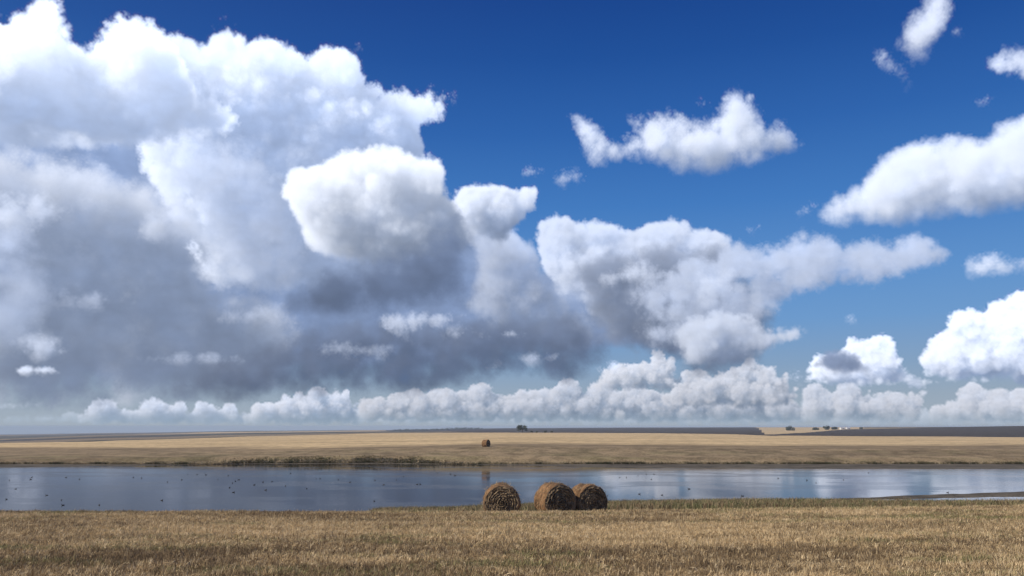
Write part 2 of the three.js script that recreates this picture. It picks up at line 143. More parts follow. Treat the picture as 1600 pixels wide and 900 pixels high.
  { far: 13.2, rmax: .95, rmin: .2, thick: 1, amp: .3, scale: 1.0, edge: .22, sigma: 2.4, kids: 1, blur: .16, crisp: .5, lit: .66, shade: 1.2, warm: .85, haze: .45,
    outline: [[-37.49, 0.44], [-37.39, 0.60], [-37.20, 0.61], [-37.04, 0.59], [-36.94, 0.43], [-36.80, 0.63], [-36.52, 0.66], [-36.27, 0.61], [-36.12, 0.41], [-35.97, 0.74], [-35.64, 0.80], [-35.34, 0.69], [-35.17, 0.40], [-35.12, 0.62], [-34.98, 0.65], [-34.85, 0.59], [-34.78, 0.39], [-34.68, 0.54], [-34.50, 0.55], [-34.33, 0.53], [-34.24, 0.38], [-34.20, 0.55], [-34.12, 0.57], [-34.04, 0.54], [-33.99, 0.37], [-33.90, 0.59], [-33.70, 0.62], [-33.52, 0.57], [-33.42, 0.37], [-33.38, 0.68], [-33.26, 0.73], [-33.15, 0.63], [-33.07, 0.36], [-33.00, 0.57], [-32.83, 0.60], [-32.68, 0.54], [-32.59, 0.34], [-32.40, 0.72], [-32.00, 0.79], [-31.63, 0.66], [-31.43, 0.35], [-31.36, 0.68], [-31.19, 0.73], [-31.02, 0.62], [-30.93, 0.38], [-30.74, 0.54], [-30.39, 0.56], [-30.09, 0.53], [-29.93, 0.43], [-29.67, 0.65], [-29.19, 0.69], [-28.77, 0.63], [-28.54, 0.49], [-28.28, 0.94], [-27.75, 1.03], [-27.27, 0.86], [-27.01, 0.48], [-26.79, 0.76], [-26.36, 0.80], [-25.98, 0.72], [-25.77, 0.46], [-25.58, 0.86], [-25.21, 0.93], [-24.87, 0.79], [-24.68, 0.45], [-24.58, 0.75], [-24.38, 0.80], [-24.19, 0.71], [-24.08, 0.42], [-23.72, 0.83], [-23.04, 0.91], [-22.43, 0.77], [-22.11, 0.40], [-22.05, 0.65], [-21.93, 0.68], [-21.81, 0.62], [-21.74, 0.40], [-21.69, 0.71], [-21.58, 0.76], [-21.47, 0.66], [-21.40, 0.39], [-21.29, 0.59], [-21.07, 0.61], [-20.88, 0.57], [-20.78, 0.38], [-20.73, 0.59], [-20.62, 0.61], [-20.52, 0.57], [-20.46, 0.37], [-20.37, 0.60], [-20.20, 0.63], [-20.04, 0.58], [-19.96, 0.41], [-19.55, 0.67], [-18.80, 0.71], [-18.15, 0.64], [-17.82, 0.47], [-17.75, 0.75], [-17.61, 0.79], [-17.49, 0.72], [-17.42, 0.51], [-17.18, 0.95], [-16.73, 1.03], [-16.33, 0.88], [-16.11, 0.53], [-16.06, 0.82], [-15.95, 0.87], [-15.84, 0.78], [-15.78, 0.52], [-15.71, 0.76], [-15.57, 0.79], [-15.44, 0.73], [-15.37, 0.51], [-15.28, 0.76], [-15.09, 0.79], [-14.93, 0.73], [-14.84, 0.49], [-14.73, 0.72], [-14.51, 0.74], [-14.32, 0.69], [-14.22, 0.48], [-14.15, 0.65], [-14.02, 0.66], [-13.91, 0.64], [-13.85, 0.47], [-13.76, 0.80], [-13.58, 0.85], [-13.42, 0.75], [-13.33, 0.45], [-13.21, 0.85], [-12.97, 0.92], [-12.76, 0.79], [-12.65, 0.44], [-12.58, 0.61], [-12.46, 0.63], [-12.36, 0.60], [-12.30, 0.43], [-12.19, 0.76], [-11.97, 0.81], [-11.78, 0.71], [-11.68, 0.41], [-11.52, 0.56], [-11.23, 0.57], [-10.98, 0.56], [-10.85, 0.38], [-10.59, 0.87], [-10.10, 0.96], [-9.68, 0.78], [-10.42, 0.09], [-37.45, 0.07]] },
  // loose wisp
  { far: 9.50, rmax: .6, rmin: .15, thick: .8, amp: .8, scale: .9, edge: 1.0, sigma: 0.99, lit: .8, shade: 1.2, kids: 0, crisp: 0,
    outline: [[0.74, 17.40], [1.18, 17.87], [1.70, 18.08], [2.22, 17.66], [1.85, 17.14], [1.25, 17.04]] },
  // loose wisp
  { far: 9.51, rmax: .6, rmin: .15, thick: .8, amp: .8, scale: .9, edge: 1.0, sigma: 0.88, lit: .8, shade: 1.2, kids: 0, crisp: 0,
    outline: [[19.39, 14.03], [19.86, 14.51], [20.38, 14.70], [20.86, 14.19], [20.46, 13.64], [19.87, 13.58]] },
  // loose wisp
  { far: 9.52, rmax: .6, rmin: .15, thick: .8, amp: .8, scale: .9, edge: 1.0, sigma: 0.66, lit: .8, shade: 1.2, kids: 0, crisp: 0,
    outline: [[21.97, 6.57], [22.31, 6.92], [22.70, 7.07], [23.05, 6.72], [22.76, 6.32], [22.32, 6.26]] },
  // loose wisp
  { far: 9.53, rmax: .6, rmin: .15, thick: .8, amp: .8, scale: .9, edge: 1.0, sigma: 0.88, lit: .8, shade: 1.2, kids: 0, crisp: 0,
    outline: [[30.44, 19.48], [30.88, 19.70], [31.38, 19.74], [31.83, 19.39], [31.46, 19.12], [30.90, 19.16]] },
  // loose wisp
  { far: 9.54, rmax: .6, rmin: .15, thick: .8, amp: .8, scale: .9, edge: 1.0, sigma: 1.32, lit: .8, shade: 1.2, kids: 0, crisp: 0,
    outline: [[12.98, 21.52], [13.42, 21.75], [13.92, 21.82], [14.41, 21.55], [14.04, 21.29], [13.47, 21.28]] },
  // loose wisp
  { far: 9.55, rmax: .6, rmin: .15, thick: .8, amp: .8, scale: .9, edge: 1.0, sigma: 1.21, lit: .8, shade: 1.2, kids: 0, crisp: 0,
    outline: [[-21.50, 25.34], [-20.88, 25.78], [-20.13, 26.05], [-19.34, 25.85], [-19.86, 25.39], [-20.73, 25.18]] },
  // loose wisp
  { far: 9.56, rmax: .6, rmin: .15, thick: .8, amp: .8, scale: .9, edge: 1.0, sigma: 0.99, lit: .8, shade: 1.2, kids: 0, crisp: 0,
    outline: [[16.13, 12.97], [16.45, 13.30], [16.81, 13.43], [17.14, 13.10], [16.87, 12.73], [16.47, 12.68]] },
  // loose wisp
  { far: 9.57, rmax: .6, rmin: .15, thick: .8, amp: .8, scale: .9, edge: 1.0, sigma: 2.75, lit: .8, shade: 1.2, kids: 0, crisp: 0,
    outline: [[5.48, 3.84], [6.18, 4.19], [6.98, 4.34], [7.77, 4.02], [7.19, 3.63], [6.28, 3.56]] },
  // loose wisp
  { far: 9.58, rmax: .6, rmin: .15, thick: .8, amp: .8, scale: .9, edge: 1.0, sigma: 1.65, lit: .8, shade: 1.2, kids: 0, crisp: 0,
    outline: [[-1.95, 3.95], [-1.58, 4.43], [-1.15, 4.64], [-0.71, 4.21], [-1.02, 3.69], [-1.52, 3.58]] },
  // loose wisp
  { far: 9.59, rmax: .6, rmin: .15, thick: .8, amp: .8, scale: .9, edge: 1.0, sigma: 0.77, lit: .8, shade: 1.2, kids: 0, crisp: 0,
    outline: [[29.71, 23.65], [29.90, 23.87], [30.11, 23.95], [30.29, 23.67], [30.12, 23.41], [29.89, 23.40]] },
  // loose wisp
  { far: 9.60, rmax: .6, rmin: .15, thick: .8, amp: .8, scale: .9, edge: 1.0, sigma: 1.65, lit: .8, shade: 1.2, kids: 0, crisp: 0,
    outline: [[18.14, 3.00], [18.55, 3.45], [19.00, 3.64], [19.43, 3.23], [19.08, 2.74], [18.57, 2.64]] },
  // loose wisp
  { far: 9.61, rmax: .6, rmin: .15, thick: .8, amp: .8, scale: .9, edge: 1.0, sigma: 1.10, lit: .8, shade: 1.2, kids: 0, crisp: 0,
    outline: [[-11.96, 25.26], [-11.54, 25.66], [-11.03, 25.86], [-10.51, 25.58], [-10.86, 25.15], [-11.44, 25.02]] },
  // loose wisp
  { far: 9.62, rmax: .6, rmin: .15, thick: .8, amp: .8, scale: .9, edge: 1.0, sigma: 1.32, lit: .8, shade: 1.2, kids: 0, crisp: 0,
    outline: [[-5.43, 22.36], [-4.99, 22.91], [-4.47, 23.16], [-3.94, 22.70], [-4.30, 22.10], [-4.90, 21.97]] },
  // paler billow on the shaded bank
  { far: 5.70, rmax: 1.1, rmin: .25, thick: .8, amp: .75, scale: .5, edge: .8, sigma: 1.50, lit: 0.80, shade: 1.1, fray: 1.0, blur: .2, crisp: .4,
    outline: [[-28.58, 13.10], [-29.83, 13.77], [-30.58, 14.40], [-31.63, 14.02], [-33.22, 14.22], [-32.83, 12.93], [-33.41, 11.94], [-32.59, 11.20], [-31.45, 10.77], [-30.35, 11.38], [-29.59, 12.10]] },
  // paler billow on the shaded bank
  { far: 5.71, rmax: 1.1, rmin: .25, thick: .8, amp: .75, scale: .5, edge: .8, sigma: 1.35, lit: 0.75, shade: 1.1, fray: 1.0, blur: .2, crisp: .4,
    outline: [[-24.55, 15.17], [-24.53, 15.84], [-26.19, 15.66], [-27.46, 16.27], [-28.95, 15.63], [-30.09, 14.87], [-28.88, 14.37], [-28.14, 14.06], [-27.06, 14.09], [-25.95, 14.19], [-25.34, 14.66]] },
  // paler billow on the shaded bank
  { far: 5.71, rmax: 1.1, rmin: .25, thick: .8, amp: .75, scale: .5, edge: .8, sigma: 1.20, lit: 0.70, shade: 1.1, fray: 1.0, blur: .2, crisp: .4,
    outline: [[-22.55, 12.93], [-22.31, 13.73], [-22.92, 14.53], [-23.97, 13.99], [-24.82, 13.75], [-25.09, 13.03], [-25.39, 12.22], [-24.76, 11.58], [-23.83, 11.39], [-22.71, 11.29], [-22.11, 12.13]] },
  // paler billow on the shaded bank
  { far: 5.71, rmax: 1.1, rmin: .25, thick: .8, amp: .75, scale: .5, edge: .8, sigma: 1.35, lit: 0.60, shade: 1.1, fray: 1.0, blur: .2, crisp: .4,
    outline: [[-15.76, 7.03], [-15.80, 7.48], [-16.80, 7.79], [-18.15, 7.75], [-19.43, 7.55], [-20.00, 7.09], [-20.02, 6.62], [-18.98, 6.40], [-18.00, 6.33], [-16.93, 6.34], [-15.38, 6.49]] },
  // paler billow on the shaded bank
  { far: 5.72, rmax: 1.1, rmin: .25, thick: .8, amp: .75, scale: .5, edge: .8, sigma: 1.20, lit: 0.50, shade: 1.1, fray: 1.0, blur: .2, crisp: .4,
    outline: [[-17.57, 4.42], [-18.75, 4.70], [-20.34, 4.72], [-21.54, 4.72], [-22.85, 4.63], [-24.58, 4.41], [-24.66, 4.02], [-22.86, 3.91], [-21.57, 3.80], [-20.02, 3.88], [-18.03, 4.03]] },
  // paler billow on the shaded bank
  { far: 5.73, rmax: 1.1, rmin: .25, thick: .8, amp: .75, scale: .5, edge: .8, sigma: 1.35, lit: 0.60, shade: 1.1, fray: 1.0, blur: .2, crisp: .4,
    outline: [[-7.80, 5.25], [-8.28, 5.66], [-9.76, 5.73], [-11.08, 6.12], [-12.66, 5.84], [-13.59, 5.40], [-13.22, 4.95], [-12.61, 4.51], [-11.05, 4.23], [-9.21, 4.42], [-8.40, 4.86]] },
  // paler billow on the shaded bank
  { far: 5.73, rmax: 1.1, rmin: .25, thick: .8, amp: .75, scale: .5, edge: .8, sigma: 1.50, lit: 0.60, shade: 1.1, fray: 1.0, blur: .2, crisp: .4,
    outline: [[-1.55, 6.41], [-1.16, 6.97], [-2.84, 6.99], [-3.85, 7.08], [-4.94, 6.96], [-5.31, 6.57], [-5.40, 6.19], [-5.33, 5.64], [-3.87, 5.61], [-2.91, 5.87], [-1.28, 5.87]] },
  // paler billow on the shaded bank
  { far: 5.74, rmax: 1.1, rmin: .25, thick: .8, amp: .75, scale: .5, edge: .8, sigma: 1.50, lit: 0.75, shade: 1.1, fray: 1.0, blur: .2, crisp: .4,
    outline: [[12.43, 10.17], [11.14, 10.80], [10.00, 11.18], [8.50, 11.78], [7.56, 11.02], [6.21, 10.69], [6.04, 9.99], [6.89, 9.33], [8.63, 9.36], [10.24, 9.03], [11.38, 9.55]] },
  // paler billow on the shaded bank
  { far: 5.74, rmax: 1.1, rmin: .25, thick: .8, amp: .75, scale: .5, edge: .8, sigma: 1.80, lit: 0.80, shade: 1.1, fray: 1.0, blur: .2, crisp: .4,
    outline: [[5.41, 10.81], [4.54, 11.49], [4.44, 12.78], [3.39, 12.76], [2.81, 11.91], [2.26, 11.30], [2.63, 10.52], [2.86, 9.87], [3.37, 9.00], [4.32, 9.01], [4.60, 10.10]] },
  // paler billow on the shaded bank
  { far: 5.75, rmax: 1.1, rmin: .25, thick: .8, amp: .75, scale: .5, edge: .8, sigma: 1.50, lit: 0.75, shade: 1.1, fray: 1.0, blur: .2, crisp: .4,
    outline: [[15.33, 9.62], [15.35, 10.31], [14.45, 10.66], [13.53, 10.87], [12.21, 10.97], [12.17, 10.06], [11.88, 9.39], [12.59, 8.86], [13.26, 7.84], [14.55, 8.36], [15.24, 8.95]] },
  // paler billow on the shaded bank
  { far: 5.75, rmax: 1.1, rmin: .25, thick: .8, amp: .75, scale: .5, edge: .8, sigma: 1.35, lit: 0.60, shade: 1.1, fray: 1.0, blur: .2, crisp: .4,
    outline: [[12.70, 6.25], [12.77, 6.85], [11.82, 7.39], [10.18, 7.71], [9.13, 7.08], [8.15, 6.66], [8.39, 6.06], [8.89, 5.49], [10.13, 5.00], [11.93, 4.98], [13.25, 5.50]] },
  // paler billow on the shaded bank
  { far: 5.75, rmax: 1.1, rmin: .25, thick: .8, amp: .75, scale: .5, edge: .8, sigma: 1.05, lit: 0.50, shade: 1.1, fray: 1.0, blur: .2, crisp: .4,
    outline: [[-25.97, 7.77], [-26.34, 8.20], [-27.05, 8.51], [-28.04, 8.40], [-29.19, 8.32], [-29.04, 7.74], [-29.32, 7.31], [-29.01, 6.82], [-27.94, 6.74], [-26.75, 6.73], [-26.44, 7.34]] },
  // paler billow on the shaded bank
  { far: 5.76, rmax: 1.1, rmin: .25, thick: .8, amp: .75, scale: .5, edge: .8, sigma: 1.35, lit: 0.70, shade: 1.1, fray: 1.0, blur: .2, crisp: .4,
    outline: [[-28.65, 4.85], [-28.57, 5.37], [-29.31, 5.69], [-30.35, 6.00], [-31.30, 5.58], [-31.82, 5.01], [-31.66, 4.41], [-30.72, 4.20], [-30.13, 3.58], [-29.20, 3.99], [-28.40, 4.31]] },
  // paler billow on the shaded bank
  { far: 5.77, rmax: 1.1, rmin: .25, thick: .8, amp: .75, scale: .5, edge: .8, sigma: 1.35, lit: 0.55, shade: 1.1, fray: 1.0, blur: .2, crisp: .4,
    outline: [[3.24, 4.63], [3.31, 5.07], [2.22, 5.07], [1.59, 5.23], [1.11, 4.98], [0.23, 4.84], [0.66, 4.49], [0.94, 4.21], [1.52, 3.85], [2.20, 4.22], [2.72, 4.36]] },
];

function mulberry(a) { return () => { a = (a + 0x6d2b79f5) | 0; let t = Math.imul(a ^ (a >>> 15), 1 | a); t = (t + Math.imul(t ^ (t >>> 7), 61 | t)) ^ t; return ((t ^ (t >>> 14)) >>> 0) / 4294967296; }; }
const clamp = (x, a = 0, b = 1) => (x < a ? a : x > b ? b : x), mix = (a, b, t) => a + (b - a) * t, smooth = (a, b, x) => { const t = clamp((x - a) / (b - a)); return t * t * (3 - 2 * t); };

const NV = 96, NOISE = new Float32Array(NV * NV * NV);          // tileable billows: three octaves of inverted cell noise
{
  const r = mulberry(11);
  for (const [cells, weight] of [[4, .55], [8, .29], [16, .16]]) {
    const n3 = cells ** 3, px = new Float32Array(n3 * 3).map(() => r()), w = cells / NV;
    for (let z = 0, o = 0; z < NV; z++) for (let y = 0; y < NV; y++) for (let x = 0; x < NV; x++, o++) {
      const fx = x * w, fy = y * w, fz = z * w, ix = fx | 0, iy = fy | 0, iz = fz | 0;
      let best = 9;
      for (let c = -1; c < 2; c++) { const cz = (iz + c + cells) % cells, bz = iz + c - fz; for (let b = -1; b < 2; b++) { const cy = (iy + b + cells) % cells, by = iy + b - fy; for (let a = -1; a < 2; a++) {
        const k = ((cz * cells + cy) * cells + (ix + a + cells) % cells) * 3, dx = ix + a - fx + px[k], dy = by + px[k + 1], dz = bz + px[k + 2], d = dx * dx + dy * dy + dz * dz;
        if (d < best) best = d;
      } } }
      NOISE[o] += weight * (1 - Math.sqrt(best));
    }
  }
  let mean = 0; for (let i = 0; i < NOISE.length; i++) mean += NOISE[i]; mean /= NOISE.length;
  for (let i = 0; i < NOISE.length; i++) NOISE[i] = (NOISE[i] - mean) * 2.2;
}
function noise3(x, y, z) {                                         // about -1 .. 1, tile of one unit
  x = (x - Math.floor(x)) * NV; y = (y - Math.floor(y)) * NV; z = (z - Math.floor(z)) * NV;
  const ix = x | 0, iy = y | 0, iz = z | 0, fx = x - ix, fy = y - iy, fz = z - iz, jx = (ix + 1) % NV, jy = ((iy + 1) % NV) * NV, jz = ((iz + 1) % NV) * NV * NV, ky = iy * NV, kz = iz * NV * NV;
  const a = NOISE[kz + ky + ix] + (NOISE[kz + ky + jx] - NOISE[kz + ky + ix]) * fx, b = NOISE[kz + jy + ix] + (NOISE[kz + jy + jx] - NOISE[kz + jy + ix]) * fx;
  const c = NOISE[jz + ky + ix] + (NOISE[jz + ky + jx] - NOISE[jz + ky + ix]) * fx, d = NOISE[jz + jy + ix] + (NOISE[jz + jy + jx] - NOISE[jz + jy + ix]) * fx;
  const e = a + (b - a) * fy, f = c + (d - c) * fy;
  return e + (f - e) * fz;
}

class Cloud {
  constructor(p, seed) {
    Object.assign(this, { warm: 0, haze: 0, thick: 1, kids: 1, blur: .35, soak: 1, fray: .62 }, p);
    const q = p.outline, r = mulberry(100 + seed), xs = q.map((v) => v[0]), ys = q.map((v) => v[1]);
    const inside = (x, y) => {                                     // signed distance to the outline, positive inside
      let best = 1e9, odd = false;
      for (let i = 0, j = q.length - 1; i < q.length; j = i++) {
        const [ax, ay] = q[j], [bx, by] = q[i], ex = bx - ax, ey = by - ay, t = clamp(((x - ax) * ex + (y - ay) * ey) / (ex * ex + ey * ey)), dx = x - ax - ex * t, dy = y - ay - ey * t;
        best = Math.min(best, dx * dx + dy * dy);
        if ((ay > y) !== (by > y) && x < ax + (ex * (y - ay)) / ey) odd = !odd;
      }
      return (odd ? 1 : -1) * Math.sqrt(best);
    };
    const x0 = Math.min(...xs), x1 = Math.max(...xs), y0 = Math.min(...ys), y1 = Math.max(...ys), tries = [];
    for (let i = 0; i < 5000; i++) { const x = mix(x0, x1, r()), y = mix(y0, y1, r()), d = inside(x, y); if (d > this.rmin * .6) tries.push([x, y, Math.min(d, this.rmax)]); }
    tries.sort((a, b) => b[2] - a[2]);
    const kept = [];
    for (const [x, y, d] of tries) {
      const rad = d * mix(.7, .95, r()) * (this.kids ? .88 : 1);
      if (kept.some((b) => Math.hypot(b[0] - x, b[1] - y) < Math.max(b[3] * .62, rad * .3))) continue;
      kept.push([x, y, (r() - .5) * this.thick * (this.rmax - d + .5 * d), rad]);
      if (kept.length > 220) break;
    }
    const bud = (list, n, small) => {                               // smaller heads on the upper and near sides of the larger ones
      const made = [];
      for (const [bx, by, bz, br] of list) if (br > small) for (let i = 0; i < n; i++) {
        const dx = r() * 2 - 1, dy = r() * 1.6 - .6, dz = r() * 1.8 - 1.2, l = Math.hypot(dx, dy, dz) + 1e-6, cr = br * mix(.24, .5, r() * r()), x = bx + dx / l * br * .84, y = by + dy / l * br * .84;
        if (inside(x, y) > cr * .35) made.push([x, y, bz + dz / l * br * .84, cr]);
      }
      list.push(...made); return made;
    };
    if (this.kids) { const first = bud(kept, 14, this.rmin * 1.2); const second = bud(first, 5, this.rmin * .9); kept.push(...first.length ? second : []); }
    const zr = Math.max(...kept.map((b) => Math.abs(b[2]) + b[3])), pad = this.amp + this.edge * 1.5 + .1, h = (this.h = this.kids ? Math.max(.08, this.rmin * .4) : Math.max(.07, this.rmax / 12));
    this.lo = [x0 - pad, y0 - pad, -zr - pad]; this.hi = [x1 + pad, y1 + pad, zr + pad];
    const [nx, ny, nz] = (this.n = this.lo.map((v, i) => Math.ceil((this.hi[i] - v) / h) + 2));
    const sd = (this.sd = new Float32Array(nx * ny * nz).fill(pad));
    for (const [bx, by, bz, br] of kept) {
      const R = br + pad, i0 = Math.max(0, Math.floor((bx - R - this.lo[0]) / h)), i1 = Math.min(nx - 1, Math.ceil((bx + R - this.lo[0]) / h)), j0 = Math.max(0, Math.floor((by - R - this.lo[1]) / h)), j1 = Math.min(ny - 1, Math.ceil((by + R - this.lo[1]) / h)), k0 = Math.max(0, Math.floor((bz - R - this.lo[2]) / h)), k1 = Math.min(nz - 1, Math.ceil((bz + R - this.lo[2]) / h)), soft = .3 * this.rmin;
      for (let k = k0; k <= k1; k++) for (let j = j0; j <= j1; j++) for (let i = i0, o = (k * ny + j) * nx + i0; i <= i1; i++, o++) {
        const ex = this.lo[0] + i * h - bx, ey = this.lo[1] + j * h - by, ez = this.lo[2] + k * h - bz, d = Math.sqrt(ex * ex + ey * ey + ez * ez) - br, e = sd[o], m = Math.max(0, soft - Math.abs(d - e)) / soft;
        sd[o] = Math.min(d, e) - m * m * soft * .25;
      }
    }
    this.base = y0; this.top = y1;
    const ca = Math.cos((x0 + x1) / 2 * Math.PI / 180), sa = Math.sin((x0 + x1) / 2 * Math.PI / 180), ce = Math.cos((y0 + y1) / 2 * Math.PI / 180), se = Math.sin((y0 + y1) / 2 * Math.PI / 180), [lx, ly, lz] = SUN_DIR;
    this.L = [lx * ca + lz * sa, ly * ce - se * (lx * sa - lz * ca), ly * se + ce * (lx * sa - lz * ca)];   // the sun as this cloud has it: across, up, behind
    this.s1 = this.scale / 4; this.s2 = this.scale * 4.7 / 4; this.off = seed * .371;
    const odd = [], tau = (this.tau = new Float32Array(nx * ny * nz)), step = this.rmax / 9;          // optical depth towards the sun
    for (let k = 0, o = 0; k < nz; k++) for (let j = 0; j < ny; j++) for (let i = 0; i < nx; i++, o++) {
      if (sd[o] > this.amp * .9) continue;
      if ((i | j | k) & 1) { odd.push(o); continue; }                // every second cell each way is marched, the rest read between
      let t = 0;
      for (let s = 0, l = step * .5; s < 9; s++) {
        const ds = step * (1 + s * .35); l += ds;
        const d = this.rough(this.lo[0] + i * h + this.L[0] * l, this.lo[1] + j * h + this.L[1] * l, this.lo[2] + k * h + this.L[2] * l);
        t += clamp(-d / this.edge) * ds;
        if (t * this.sigma > 40) break;
      }
      tau[o] = t * this.sigma;
    }
    for (const o of odd) {
      const i = o % nx, j = Math.floor(o / nx) % ny, k = Math.floor(o / nx / ny), a = [i & ~1, Math.min(nx - 1, (i + 1) & ~1)], b = [j & ~1, Math.min(ny - 1, (j + 1) & ~1)], c = [k & ~1, Math.min(nz - 1, (k + 1) & ~1)];
      let t = 0;
      for (let m = 0; m < 8; m++) t += tau[(c[m >> 2] * ny + b[(m >> 1) & 1]) * nx + a[m & 1]];
      tau[o] = t / 8;
    }
    const reach = Math.round(this.blur / h), strides = [1, nx, nx * ny], n3 = [nx, ny, nz];     // light wanders sideways inside a cloud
    for (let axis = 0; reach && axis < 3; axis++) {
      const st = strides[axis], m = n3[axis], u = n3[(axis + 1) % 3], v = n3[(axis + 2) % 3], su = strides[(axis + 1) % 3], sv = strides[(axis + 2) % 3], sums = new Float64Array(m + 1);
      for (let a = 0; a < u; a++) for (let b = 0; b < v; b++) {
        const o = a * su + b * sv;
        for (let i = 0; i < m; i++) sums[i + 1] = sums[i] + tau[o + i * st];
        for (let i = 0; i < m; i++) { const p = Math.max(0, i - reach), q = Math.min(m, i + reach + 1); tau[o + i * st] = (sums[q] - sums[p]) / (q - p); }
      }
    }
  }
  grid(a, x, y, z) {
    const [nx, ny, nz] = this.n, gx = (x - this.lo[0]) / this.h, gy = (y - this.lo[1]) / this.h, gz = (z - this.lo[2]) / this.h;
    if (gx < 0 || gy < 0 || gz < 0 || gx >= nx - 1 || gy >= ny - 1 || gz >= nz - 1) return a === this.sd ? 9 : 0;
    const i = gx | 0, j = gy | 0, k = gz | 0, fx = gx - i, fy = gy - j, fz = gz - k, o = (k * ny + j) * nx + i, p = o + nx, q = o + nx * ny, s = q + nx;
    const e = mix(mix(a[o], a[o + 1], fx), mix(a[p], a[p + 1], fx), fy), f = mix(mix(a[q], a[q + 1], fx), mix(a[s], a[s + 1], fx), fy);
    return e + (f - e) * fz;
  }
  rough(x, y, z) { const d = this.grid(this.sd, x, y, z); return d > this.amp + .05 ? d : d - this.amp * .75 * noise3(x * this.s1 + this.off, y * this.s1, z * this.s1); }
  fine(x, y, z) {
    const d = this.grid(this.sd, x, y, z);
    if (d > this.amp * 1.15) return d - this.amp;
    const w = noise3(x * this.s1 * .6 + .3, y * this.s1 * .6 + this.off, z * this.s1 * .6) * .25 / this.scale;
    return d - this.amp * (.72 * noise3((x + w * .3) * this.s1 + this.off, y * this.s1, z * this.s1) + .32 * noise3(x * this.s2, (y + w) * this.s2 + this.off, z * this.s2) + .14 * noise3(x * this.s2 * 3.3 + .5, y * this.s2 * 3.3 + this.off, z * this.s2 * 3.3));
  }
  march(x, y, out) {                                               // out: r g b seen so far, transmittance left
    if (x < this.lo[0] || x > this.hi[0] || y < this.lo[1] || y > this.hi[1]) return;
    const low = this.edge / this.sigma, cell = Math.min(this.edge * .35, .5 / this.sigma + .02), probe = .16 / this.scale;
    let T = 1, r = 0, g = 0, b = 0;
    for (let z = this.lo[2], n = 0; z < this.hi[2] && n < 400; n++) {
      const d = this.fine(x, y, z);
      if (d > 0) { z += Math.max(cell, d * .55); continue; }
      const a0 = clamp(-d / (this.edge * mix(1.35, this.fray, smooth(0, .5, (y - this.base) / (this.top - this.base))))), a = a0 * mix(.35, 1, a0), take = 1 - Math.exp(-a * this.sigma * cell * 1.6);
      if (take > .002) {
        const px = x + this.L[0] * probe, py = y + this.L[1] * probe, pz = z + this.L[2] * probe;
        const t = this.soak * this.grid(this.tau, px, py, pz) + (this.crisp > 0 ? this.crisp * clamp(-this.fine(px, py, pz) / this.edge) * this.sigma * probe : 0);
        const sun = this.lit * (.40 * Math.exp(-t * .9) + .28 * Math.exp(-t * .32) ), deep = this.lit * .13 * Math.exp(-t * .06), up = clamp((y - this.base) / (this.top - this.base + .01));
        const amb = this.shade * mix(.62, 1.1, up) * (1 + .22 * noise3(x * this.s1 * 1.3 + .7, y * this.s1 * 1.9 + this.off, z * this.s1 * .7)) * (1 + .13 * noise3(x * this.s2 * .55 + .2, y * this.s2 * .8 + this.off, z * this.s2 * .4)) * mix(1.06, .9, clamp(-d / (this.edge * 2)));
        const wt = T * take;
        r += wt * (sun * 1.0 + deep * .86 + amb * .182); g += wt * (sun * mix(.985, .885, this.warm) + deep * 1.0 + amb * .257); b += wt * (sun * mix(.975, .80, this.warm) + deep * 1.18 + amb * mix(.44, .385, this.warm));
        T *= 1 - take;
        if (T < .01) { T = 0; break; }
      }
      z += cell;
    }
    if (T < 1) {
      const hz = this.haze ? mix(this.haze, 1, smooth(1.3, .1, y) * .6) : 0, c = HAZE_COLOR, k = 1 - T;
      out[0] += out[3] * mix(r, c[0] * k, hz); out[1] += out[3] * mix(g, c[1] * k, hz); out[2] += out[3] * mix(b, c[2] * k, hz); out[3] *= T;
    }
  }
}
const HAZE_COLOR = [.335, .43, .53];
const AIR = [[0, .37, .43, .50], [2, .31, .395, .495], [4, .235, .36, .535], [7, .155, .325, .605], [10, .115, .285, .60], [15, .058, .20, .525], [20, .03, .13, .42], [25, .016, .084, .325], [30, .010, .055, .255], [90, .006, .035, .17]];
function clearSky(x, y, out) {                                     // the air alone, by azimuth and elevation
  let k = 0; while (k < AIR.length - 2 && AIR[k + 1][0] < y) k++;
  const t = clamp((y - AIR[k][0]) / (AIR[k + 1][0] - AIR[k][0])), ca = Math.cos(y * Math.PI / 180), cosSun = ca * (SUN_DIR[0] * Math.sin(x * Math.PI / 180) - SUN_DIR[2] * Math.cos(x * Math.PI / 180)) + Math.sin(y * Math.PI / 180) * SUN_DIR[1];
  const glow = .28 * Math.exp((cosSun - 1) * 12) + .015 * Math.max(0, cosSun);       // paler towards the sun
  for (let i = 0; i < 3; i++) out[i] = mix(AIR[k][i + 1], AIR[k + 1][i + 1], t) + glow * [.9, .95, 1][i];
}
